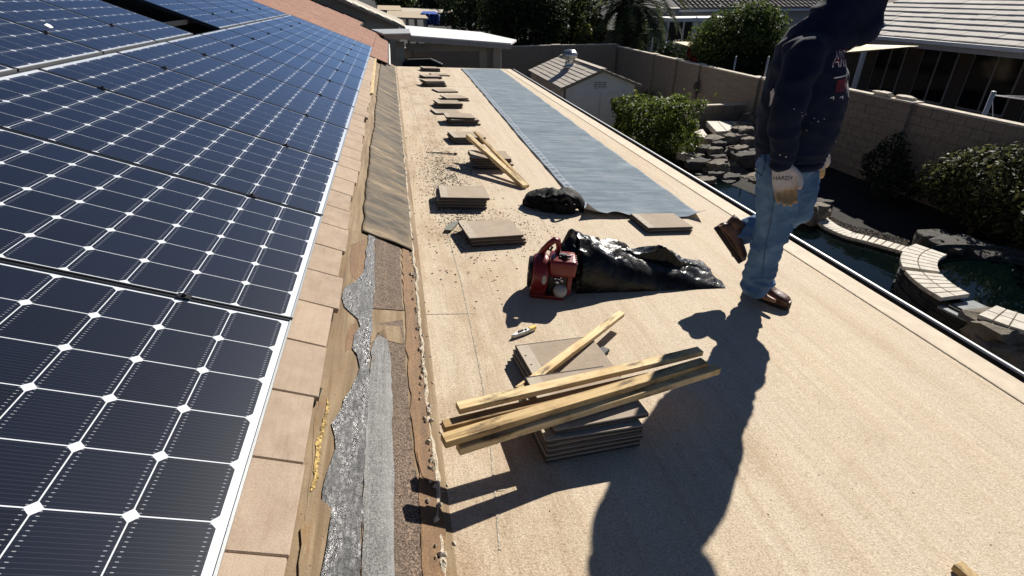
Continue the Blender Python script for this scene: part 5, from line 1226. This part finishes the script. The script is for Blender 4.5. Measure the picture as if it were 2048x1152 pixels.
for i, (x, y, m_) in enumerate([(1283, 186, M_LF_DARK), (1300, 184, M_LF_DARK)]):
    p = at_x(x, y+12, 10.6); t = thing('spiky_plant', ['dark spiky plant right of the shed corner', 'second dark spiky plant between shed and ornament'][i], 'plant', T(p.x, p.y, p.z-.25), 'spiky plants by the shed')
    for k in range(16):
        a = k*2.4; e = rnd.uniform(.15, .5); mb = MB(); tip = Vector((math.cos(a)*e, math.sin(a)*e, rnd.uniform(.4, .75))); mb.tube([(0, 0, 0), tip*.6+Vector((0, 0, .05)), tip], [.03, .022, .004], 4, flat=.3); mb.build('blade', m_, t)

# ---------------------------------------------------------------- house across the right wall
M_TILE_W = m_tile('sunlit_flat_tile', (.58, .545, .49), (.68, .64, .58)); M_TILE_S = m_tile('shaded_s_tile', (.16, .13, .115), (.2, .17, .15)); M_PLASTER = simple('pale_house_plaster', (.40, .37, .33), .9, .08, 2, .2, 60)  # S tile tone darkened for a slope facing away from the sun
M_WHITE = simple('white_paint', (.70, .69, .66), .6, .05, 3, .05, 30); M_WIN = Mat('dark_window_glass', .08, .5).color((.008, .009, .011)).m; M_SHADE = simple('shaded_patio_wall', (.11, .085, .065), .9, .1, 3)  # patio wall colour darkened for the shade under the eave
nh = thing('neighbour_house', 'long low house with sunlit flat tile roof beyond the right wall', 'house', T(22, 17, GZ)); NO = T(-22, -17, -GZ)
EX, EZ, NY0, NY1, NS = 19.0, -1.52, 6.0, 25.5, .36
ncou = 9; ca = .43
mb = MB(); mb.slab([NO @ Vector(p) for p in [(EX-.05, NY0, EZ-.05), (EX+ncou*ca+1, NY0, EZ-.05+NS*(ncou*ca+1)), (EX+ncou*ca+1, NY1, EZ-.05+NS*(ncou*ca+1)), (EX-.05, NY1, EZ-.05)]], (0, 0, -.08)); mb.build('roof_deck', M_SHADE, nh)
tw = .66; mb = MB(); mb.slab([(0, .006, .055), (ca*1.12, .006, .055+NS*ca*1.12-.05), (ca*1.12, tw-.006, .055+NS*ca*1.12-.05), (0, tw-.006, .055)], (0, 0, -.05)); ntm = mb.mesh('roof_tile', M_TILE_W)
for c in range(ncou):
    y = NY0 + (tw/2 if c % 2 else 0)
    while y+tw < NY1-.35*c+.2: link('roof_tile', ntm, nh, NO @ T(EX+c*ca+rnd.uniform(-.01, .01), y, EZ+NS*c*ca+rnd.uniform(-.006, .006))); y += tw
mb = MB(); mb.box(EX-.16, EX-.05, NY0, NY1, EZ-.13, EZ+.0, NO); mb.build('eave_gutter', M_WHITE, nh, bevel=.01)
mb = MB(); mb.box(EX-.04, EX+.1, NY0, NY1, EZ-.30, EZ-.07, NO); mb.build('fascia', M_PLASTER, nh)
mb = MB(); mb.box(EX+3.0, EX+3.2, NY0, NY1, GZ, EZ+.6, NO); mb.build('patio_wall', M_SHADE, nh)
mb = MB(); mb.box(EX+.1, EX+3, NY0, NY1, EZ-.28, EZ-.22, NO); mb.build('soffit', M_PLASTER, nh)
for k, (y, wd) in enumerate(((22.0, 1.5), (19.6, 1.6), (17.2, 1.9), (13.2, 1.7), (11.0, 1.6))):
    f = MB(); f.box(EX+2.94, EX+2.995, y-wd/2, y+wd/2, GZ+.1, EZ-.45, NO); w_ = f.build('window', M_WHITE if k > 2 else M_PLASTER, nh)
    for q in (-1, 1): mb = MB(); mb.box(EX+2.92, EX+2.938, y+q*wd/4-wd/4+.05, y+q*wd/4+wd/4-.05, GZ+.18, EZ-.52, NO); mb.build('pane', M_WIN, w_)
mb = MB(); mb.box(EX+2.9, EX+2.99, 14.5, 15.7, GZ, EZ-.4, NO); mb.build('pale_door', simple('olive_grey_door', (.17, .165, .12), .7), nh)
for i in range(9): mb = MB(); mb.box(EX+2.4, EX+2.43, 14.0+i*.16, 14.03+i*.16, GZ, GZ+1.25, NO); mb.build('railing_bar', M_TILE_EDGE, nh)
mb = MB(); mb.box(EX+2.39, EX+2.44, 13.9, 15.4, GZ+1.25, GZ+1.29, NO); mb.build('railing_top', M_TILE_EDGE, nh)
for y in (12.15, 20.5):
    mb = MB(); mb.box(EX+.02, EX+.17, y-.08, y+.08, GZ, EZ-.30, NO); mb.build('porch_post', M_WHITE, nh, bevel=.008)
mb = MB(); mb.tube([NO @ Vector(p) for p in [(EX-.11, 12.3, EZ-.1), (EX-.08, 12.32, EZ-.3), (EX+.05, 12.3, EZ-.42), (EX-.02, 12.27, GZ)]], .035, 8); mb.build('downspout', M_WHITE, nh, smooth=True)
# far wing with S tiles facing the viewer
fh = thing('distant_house', 'far pale house with dark ribbed tile roof behind the round tree', 'house', T(20, 42, GZ)); FO = T(-20, -42, -GZ)
ex0 = at_y(1362, 14, 38).x; ez = at_y(1380, 17, 38).z; eyw = 38.0
mb = MB(); mb.box(ex0+.4, 34, eyw+.6, eyw+6, GZ, ez-.05, FO); mb.build('wall', M_PLASTER, fh)
for c in range(9):
    x = ex0; mb = MB(); 
    for i in range(60):
        xa = ex0+i*.36; y0 = eyw+c*.5; z0 = ez+c*.5*.36
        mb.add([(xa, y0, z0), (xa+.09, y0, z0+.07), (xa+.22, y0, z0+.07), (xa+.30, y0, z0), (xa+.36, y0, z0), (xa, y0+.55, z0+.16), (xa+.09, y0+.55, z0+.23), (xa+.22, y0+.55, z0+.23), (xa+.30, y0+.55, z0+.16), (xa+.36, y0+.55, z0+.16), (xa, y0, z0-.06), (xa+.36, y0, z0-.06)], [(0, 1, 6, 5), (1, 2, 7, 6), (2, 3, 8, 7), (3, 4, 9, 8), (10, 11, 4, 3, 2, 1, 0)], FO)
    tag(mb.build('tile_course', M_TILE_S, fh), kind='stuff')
mb = MB(); mb.box(ex0-.1, 33, eyw-.08, eyw+.02, ez-.2, ez-.07, FO); mb.build('fascia', M_WHITE, fh)
for x, wd in ((1350, 1.2), (1378, 1.0)):
    p = at_y(x, 62, eyw+.58); mb = MB(); mb.box(p.x-wd/2, p.x+wd/2, eyw+.54, eyw+.595, p.z-.7, p.z+.7, FO); f = mb.build('window', M_WHITE, fh); mb = MB(); mb.box(p.x-wd/2+.08, p.x+wd/2-.08, eyw+.52, eyw+.538, p.z-.6, p.z+.6, FO); mb.build('pane', M_WIN, f)
for x in (1388, 1418):
    p = at_y(x, 60, 34.0); mb = MB(); mb.box(p.x-.12, p.x+.12, 33.9, 34.1, GZ, ez-.4, FO); mb.build('porch_post', M_WHITE, fh)
p0 = at_y(1340, 38, 34); p1 = at_y(1420, 40, 34); mb = MB(); mb.box(p0.x, p1.x+2, 33.8, 36.5, p0.z-.15, p0.z+.05, FO); mb.build('porch_beam', M_WHITE, fh)
# small sheds and walls between palm and tree
mb = MB(); a = at_y(1205, 60, 33); b = at_y(1330, 58, 33); mb.box(a.x, b.x, 33, 33.3, GZ, a.z, None); tag(mb.build('pale_back_wall', M_PLASTER), 'pale plastered wall behind the palm trunk', 'wall')
mb = MB(); mb.box(0, .75, 0, .7, 0, 1.1); mb.box(-.03, .78, -.03, .73, 1.1, 1.16); p = at_y(1270, 92, 31.5)
o = mb.build('wheelie_bin', simple('dark_green_plastic', (.02, .03, .022), .6), bevel=.02); o.matrix_basis = T(p.x, p.y, GZ+1.0); tag(o, 'dark bin standing right of the palm trunk', 'bin')
# shade sails and poles
M_SAIL = simple('cream_sail_cloth', (.62, .54, .34), .8, .06, 2, .1, 60)
def sail(pts, label):
    mb = MB(); A, B, C = [Vector(p) for p in pts]; N = 10; idx = {}; vs = []
    for i in range(N+1):
        for j in range(N+1-i):
            u, v = i/N, j/N; w_ = 1-u-v; idx[i, j] = len(vs); s_ = 1-.12*(27*u*v*w_)
            p = A*w_+B*u+C*v; vs.append(p + Vector((0, 0, -.25*27*u*v*w_*.5)))
    fs = []
    for i in range(N):
        for j in range(N-i):
            fs.append((idx[i, j], idx[i+1, j], idx[i, j+1]))
            if j < N-i-1: fs.append((idx[i+1, j], idx[i+1, j+1], idx[i, j+1]))
    mb.add(vs, fs); o = mb.build('shade_sail', M_SAIL, smooth=True); md = o.modifiers.new('t', 'SOLIDIFY'); md.thickness = .01; return tag(o, label, 'shade sail', 'cream shade sails in the next garden')
sail([at_y(1838, 92, 17.0), at_y(1640, 86, 17.8), at_y(1640, 108, 15.4)], 'cream shade sail stretched right of the man\'s chest')
sail([at_y(1346, 84, 24.5), at_y(1440, 84, 23.5), at_y(1412, 102, 21.0)], 'cream shade sail left of the round tree')
M_POLE = simple('grey_steel_pole', (.45, .45, .44), .4, .1, 8, 0, metal=.5)
def pole(pa, pb, Y, label, r_=.03):
    a = at_y(*pa, Y); b = at_y(*pb, Y); b = Vector((a.x, a.y, b.z)); mb = MB(); mb.tube([(a.x, a.y, GZ), a, b], r_, 8); mb.tube([b, b+Vector((0, 0, .05))], [r_*1.5, r_*.6], 8); return tag(mb.build('steel_pole', M_POLE, smooth=True), label, 'pole', 'poles along the next garden')
pole((1302, 104), (1306, 78), 26.0, 'thin pole with cords right of the palm'); pole((1467, 143), (1470, 115), 19.2, 'thin pole in front of the round tree'); pole((1529, 155), (1537, 116), 16.5, 'grey pole between the round tree and the man')
cl = thing('clothes_line', 'grey clothes line frame behind the block wall at the right edge', 'clothes line', T(13.2, 8.2, GZ)); CO = Vector((13.2, 8.2, GZ))
a = at_x(1966, 236, 12.6); b = at_x(1990, 183, 12.6); mb = MB(); mb.tube([Vector((a.x, a.y, GZ))-CO, Vector((a.x, a.y, b.z))-CO], .045, 10); mb.build('post', M_POLE, cl, smooth=True)
top = Vector((a.x, a.y, b.z-.08))-CO
for dx, dy, dz in ((2.6, -1.9, .05), (1.2, -2.6, -.1), (1.6, -2.2, -.05)): mb = MB(); mb.tube([top, top+Vector((dx, dy, dz))], .009, 6); mb.build('cord', M_WHITE, cl)
mb = MB(); q = at_x(1993, 198, 12.7)-CO; mb.tube([top, q+Vector((.15, -.25, -1.0))], .009, 6); mb.build('cord', M_WHITE, cl)
for i, (x, y) in enumerate([(1765, 190), (1812, 198)]):
    p = at_x(x, y, 11.51); mb = MB(); bmv = BM[i]; o = boulder('cap_stone', (p.x, p.y, -2.24+.09), (.12, .3, .07), M_CAPB, None, i); tag(o, ['pale stone lump lying on the wall cap right of the man', 'flat pale stone lying on the wall cap near its pilaster'][i], 'stone', 'stones on the wall cap')

# ---------------------------------------------------------------- patio cover at the far end, gable house, canopies
pc = thing('patio_cover', 'white-roofed patio cover on square posts beyond the roof end', 'patio cover', T(2.5, 22, GZ)); PO = T(-2.5, -22, -GZ)
c1, c2, c3, c4 = at_y(818, 74, 20.5), at_y(1022, 90, 20.5), at_y(1033, 83, 22.0), at_y(817, 59.5, 25.5)
z4 = c1.z; z2 = c2.z; b1 = Vector((c1.x, 26.5, c1.z+.03)); b2 = at_y(962, 67, 26.5)
mb = MB(); mb.slab([PO @ p for p in [c1, c2, c3, b2, b1]], (0, 0, .06)); mb.build('cover_roof', simple('white_roof_panel', (.74, .73, .71), .6, .06, 2, .1, 20), pc)
mb = MB(); mb.bar(PO @ (c1+Vector((0, -.03, -.06))), PO @ (c2+Vector((0, -.03, -.06))), .05, .16); mb.build('front_fascia', simple('grey_beam_paint', (.34, .32, .28), .8, .08, 3), pc)
M_BEAM = simple('tan_beam_paint', (.36, .31, .24), .8, .08, 3)
a = at_y(812, 95, 21.2); b = at_y(996, 96, 21.2); b.z = a.z-.05; mb = MB(); mb.bar(PO @ a, PO @ b, .14, .26); mb.build('beam', M_BEAM, pc)
for x, Y, wd in ((802, 20.9, .30), (966, 21.2, .26), (993, 20.9, .26)):
    p = at_y(x, 110, Y); mb = MB(); mb.box(p.x-wd/2, p.x+wd/2, Y-wd/2, Y+wd/2, GZ, at_y(x, 84, Y).z, PO); mb.build('post', M_BEAM, pc, bevel=.01)
a = at_y(742, 57, 23); b = at_y(818, 58, 23); c = at_y(822, 71, 20.2); d = at_y(768, 70, 20.2); mb = MB(); mb.slab([PO @ p for p in [Vector((a.x, 23, c.z)), Vector((b.x, 23, c.z)), c, Vector((d.x, d.y, c.z))]], (0, 0, .07)); mb.build('grey_side_roof', simple('grey_roof_metal', (.42, .43, .43), .5, .05, 3), pc)
mb = MB(); mb.bar(PO @ (d+Vector((0, -.03, -.05))), PO @ (c+Vector((0, -.03, -.05))), .05, .16); mb.build('side_fascia', M_BEAM, pc)
gh = thing('gable_house', 'beige gable wall and pale tiled verge rising behind the russet tiles', 'house', T(-1, 30, GZ)); GO = T(-1-0, -30, -GZ) if False else T(1, -30, -GZ)
YG = 27.0; ra, rb, rc = at_y(640, -12, YG), at_y(690, 0, YG), at_y(812, 53, YG); sl_ = (rb.z-rc.z)/(rb.x-rc.x); rl = Vector((rc.x-6.5, YG, rc.z-6.5*sl_))
mb = MB(); mb.slab([GO @ p for p in [Vector((rl.x, YG, GZ)), Vector((rc.x-.35, YG, GZ)), Vector((rc.x-.35, YG, rc.z-.35*sl_-.1)), rl-Vector((0, 0, .1))]], (0, .2, 0)); mb.build('gable_wall', M_STUCCO, gh)
mb = MB(); mb.slab([GO @ p for p in [rl+Vector((0, -.5, 0)), rc+Vector((0, -.5, 0)), rc+Vector((0, 7, 0)), rl+Vector((0, 7, 0))]], (0, 0, -.12)); mb.build('roof_deck', M_BEAM, gh)
L = (rc-rl).length; dd = (rc-rl).normalized()
for i in range(int(L/.36)):
    for j in range(3 if i % 2 else 3):
        p = rl + dd*(i*.36) + Vector((0, -.55+j*.62+(.3 if i % 2 else 0), .045)); mb = MB(); mb.slab([GO @ q for q in [p, p+dd*.38-Vector((0, 0, .03)), p+dd*.38+Vector((0, .6, -.03)), p+Vector((0, .6, 0))]], (0, 0, -.035)); mb.build('verge_tile', M_TILE_LOOSE if False else M_COPE, gh)
# far canopies
cn = thing('canopy_shelter', 'low tan-roofed shelter with blue tarp far behind the patio cover', 'shelter', T(4, 45, GZ)); KO = T(-4, -45, -GZ)
def slabpx(name, px, Y0, Y1, th, mat, par, O):
    P = [O @ at_y(x, y, Y) for x, y, Y in px]; mb = MB(); mb.slab(P, (0, 0, th)); return mb.build(name, mat, par)
slabpx('shelter_roof', [(772, 37, 40), (857, 40, 40), (845, 26, 46), (775, 24, 46)], 0, 0, .1, simple('tan_flat_roof', (.45, .37, .26), .9), cn, KO)
slabpx('shelter_roof', [(805, 27, 47), (913, 28, 47), (905, 22, 52), (800, 18, 52)], 0, 0, .1, simple('tan_flat_roof_far', (.5, .44, .34), .9), cn, KO)
slabpx('shelter_roof', [(755, 22, 49), (806, 24, 49), (800, 14, 54), (755, 13, 54)], 0, 0, .1, simple('tan_flat_roof_left', (.48, .38, .25), .9), cn, KO)
for x in (815, 832, 850): p = at_y(x, 50, 40.5); mb = MB(); mb.box(p.x-.1, p.x+.1, 40.4, 40.6, GZ, at_y(x, 38, 40.5).z, KO); mb.build('post', M_BEAM, cn)
def curtain(name, pts, mat, Y):
    mb = MB(); P = [KO @ at_y(x, y, Y) for x, y in pts]
    mb.grid(lambda u, v: (P[0].lerp(P[1], u)).lerp(P[3].lerp(P[2], u), v) + Vector((0, .12*math.sin(u*26)+.06*math.sin(u*9+2), 0)), 60, 4); o = mb.build(name, mat, cn, smooth=True); md = o.modifiers.new('t', 'SOLIDIFY'); md.thickness = .02
curtain('blue_tarp', [(842, 27), (880, 28), (878, 50), (850, 50)], simple('blue_tarp_cloth', (.03, .08, .34), .6, .1, 3), 43)
curtain('purple_cloth', [(868, 30), (912, 31), (908, 52), (866, 52)], simple('dark_red_cloth', (.10, .03, .05), .8, .2, 3), 44)
slabpx('blue_tarp_top', [(842, 28, 42.9), (878, 30, 42.9), (870, 24, 45), (845, 24, 45)], 0, 0, .05, simple('blue_tarp_sheet', (.03, .10, .42), .5), cn, KO)
mb = MB(); mb.box(0, .55, 0, .5, 0, .02); p = at_y(992, 95, 23); um = thing('blue_awning', 'small blue folded awning beside the patio cover post', 'awning', T(p.x, 23.5, p.z)); mb = MB(); mb.slab([(0, 0, .1), (.75, .1, .08), (.7, .7, -.12), (.05, .6, -.1)], (0, 0, .04)); mb.build('cloth', simple('bright_blue_cloth', (.05, .16, .5), .6), um); mb = MB(); mb.tube([(.35, .35, -.1), (.35, .35, GZ-p.z)], .03, 6); mb.build('stand', M_POLE, um)
bb = at_y(842, 126, 19.5); gr = thing('grill_cart', 'dark covered grill under the patio cover', 'grill', T(bb.x, 19.5, GZ)); mb = MB(); mb.slab([(-.65, 0, 0), (.65, 0, 0), (.75, 0, bb.z-GZ-.05), (.35, 0, bb.z-GZ+.12), (-.45, 0, bb.z-GZ+.12), (-.62, 0, bb.z-GZ-.05)], (0, .6, 0)); mb.build('cover', M_CANVAS, gr, bevel=.04, seg=2); mb = MB(); mb.bar((.36, -.012, bb.z-GZ+.11), (.72, -.012, bb.z-GZ-.06), .02, .03); mb.build('trim', M_WHITE, gr)

# ---------------------------------------------------------------- trees
def T_at(x, y, Y, r): p = at_y(x, y, Y); return ((p.x, p.y, p.z), r)
def ground_of(e): return (e[0][0], e[0][1], GZ)
e = T_at(1480, 80, 21.5, (1.85, 1.6, 1.45)); c0 = e[0]
tree('round_citrus_tree', 'round leafy green tree behind the block wall, left of the man', 'tree', ground_of(e), [e, ((c0[0]+.5, c0[1]+.2, c0[2]+.5), (1.1, 1.1, 1.0)), ((c0[0]-.8, c0[1], c0[2]-.2), (1.0, 1.0, 1.0)), ((c0[0]+.6, c0[1]-.2, c0[2]-.5), (1.1, 1.0, .9))], 24000, .065, M_LF_CIT, .12, 11, clump=.4)
e = T_at(1050, 40, 31, (2.1, 1.8, 1.7)); c0 = e[0]
tree('dark_bush_tree', 'dense dark green tree behind the patio cover, left of the palm', 'tree', ground_of(e), [e, ((c0[0]-1.2, c0[1], c0[2]+.4), (1.3, 1.3, 1.3)), ((c0[0]+1.3, c0[1], c0[2]), (1.2, 1.2, 1.4)), ((c0[0], c0[1], c0[2]+1.2), (1.6, 1.5, 1.1))], 22000, .085, M_LF_DARK, .14, 12, clump=.2)
specs = [(940, 12, 40, (2.2, 2, 1.8), M_LF_DARK, 'dark tree above the white patio roof'), (905, 5, 55, (2.6, 2.2, 1.8), M_LF_DARK, 'far dark tree behind the blue tarp'), (1000, 4, 48, (2.6, 2.2, 2.0), M_LF_DARK, 'dark tree filling the gap left of the dense tree'), (1150, 35, 33, (1.2, 1.1, 1.9), M_LF_CIT, 'green shrubby tree right of the dense dark tree'), (1105, 8, 42, (2.4, 2, 2), M_LF_DARK, 'dark tree behind the shrubby tree near the palm'), (790, 4, 62, (2.0, 2, 1.4), M_LF_CIT, 'far bright tree above the gable verge'), (850, -2, 70, (4, 2.5, 2.2), M_LF_DARK, 'distant broad tree above the tan shelter'), (1120, -4, 70, (7, 3, 2.6), M_LF_DARK, 'distant broad dark tree at the top edge')]
for i, (x, y, Y, r_, m_, lab) in enumerate(specs):
    e = T_at(x, y, Y, r_); c0 = e[0]; r6 = random.Random(i)
    tree('garden_tree', lab, 'tree', ground_of(e), [e] + [((c0[0]+r6.uniform(-.7, .7)*r_[0], c0[1]+r6.uniform(-.3, .3), c0[2]+r6.uniform(-.5, .5)*r_[2]), (r_[0]*.6, r_[1]*.6, r_[2]*.6)) for _ in range(4)], 7500, .12 if Y > 40 else .09, m_, .13, 20+i, 'trees in the far gardens')
for i, (x, y, Y, r_, m_, lab) in enumerate([(1168, 80, 31.0, (.55, .5, .75), M_LF_PALE, 'pale yellow-green bush beside the wall corner'), (1190, 62, 32, (.7, .6, .8), M_LF_PALE, 'pale bush just left of the palm trunk'), (1365, 108, 25.0, (1.5, .9, .6), M_LF_DARK, 'low dark hedge behind the wall under the sail'), (1397, 105, 23.2, (.4, .4, .6), m_leaf('pink_bract', (.25, .05, .06), (.45, .12, .1)), 'pinkish flowering bush left of the round tree'), (1500, 135, 20.0, (1.0, .6, .4), M_LF_DARK, 'dark low shrub at the round tree\'s foot')]):
    e = T_at(x, y, Y, r_); tree('garden_bush', lab, 'bush', ground_of(e), [e], 3000, .07, m_, .05, 50+i)
# palm
pp = at_y(1253, 92, 31.5); pt = at_y(1255, 12, 31.5); palm = thing('date_palm', 'stout palm with arching feather fronds behind the wall corner', 'palm', T(pp.x, pp.y, GZ)); PH_ = pt.z-GZ
prof = [(.55, 0)]; z = 0
mb = MB(); mb.lathe([(.4, 0), (.42, PH_*.35), (.54, PH_*.6), (.62, PH_*.8), (.52, PH_*.92), (.2, PH_*1.0)], 20); mb.build('trunk', M_BARK, palm, smooth=True)
for r_ in range(13):
    z = PH_*.3 + r_*PH_*.055; rad = .43 + .19*math.sin(min(1, (z/PH_-.2)/.65)*math.pi*.55)
    for k in range(14):
        a = k*2*math.pi/14 + (r_ % 2)*.22
        if math.sin(a) > .5: continue
        mb = MB(); M = T(math.cos(a)*rad, math.sin(a)*rad, z) @ Matrix.Rotation(a, 4, 'Z'); mb.add([(0, -.10, -.08), (0, .10, -.08), (.16, .07, .10), (.16, -.07, .10), (-.05, .07, .14), (-.05, -.07, .14)], [(0, 1, 2, 3), (3, 2, 4, 5), (0, 3, 5), (1, 4, 2)], M); mb.build('leaf_base', M_BARK, palm)
M_FROND = m_leaf('palm_leaflet', (.035, .05, .022), (.13, .15, .07), .35, .8); r7 = random.Random(21)
for k in range(58):
    a = k*2.39996; el = R(75 - 105*(k/58)); L_ = r7.uniform(3.4, 4.3); pts = []; p = Vector((math.cos(a)*.2, math.sin(a)*.2, PH_*1.02)); e_ = el; st_ = L_/14
    for i in range(15): pts.append(p.copy()); p = p + Vector((math.cos(a)*math.cos(e_), math.sin(a)*math.cos(e_), math.sin(e_)))*st_; e_ -= R(5.2+.35*i)
    mb = MB(); mb.tube(pts, [.035*(1-i/16) for i in range(15)], 5)
    for i in range(1, 14):
        for q in range(3):
            f = i + q/3
            if f >= 14: continue
            c_ = pts[int(f)].lerp(pts[int(f)+1] if int(f) < 14 else pts[14], f-int(f)); d = (pts[min(14, int(f)+1)]-pts[int(f)]).normalized(); sd_ = d.cross(Vector((0, 0, 1))).normalized(); ll = .62*math.sin(math.pi*min(1, (f+1.5)/16))**.6
            for s_ in (-1, 1):
                t_ = c_ + sd_*s_*ll*.8 + d*ll*.5 + Vector((0, 0, -.12*ll+r7.uniform(-.05, .12))); wv = d*.042
                mb.add([c_-wv, c_+wv, t_], [(0, 1, 2)])
    mb.build('frond', M_FROND, palm)
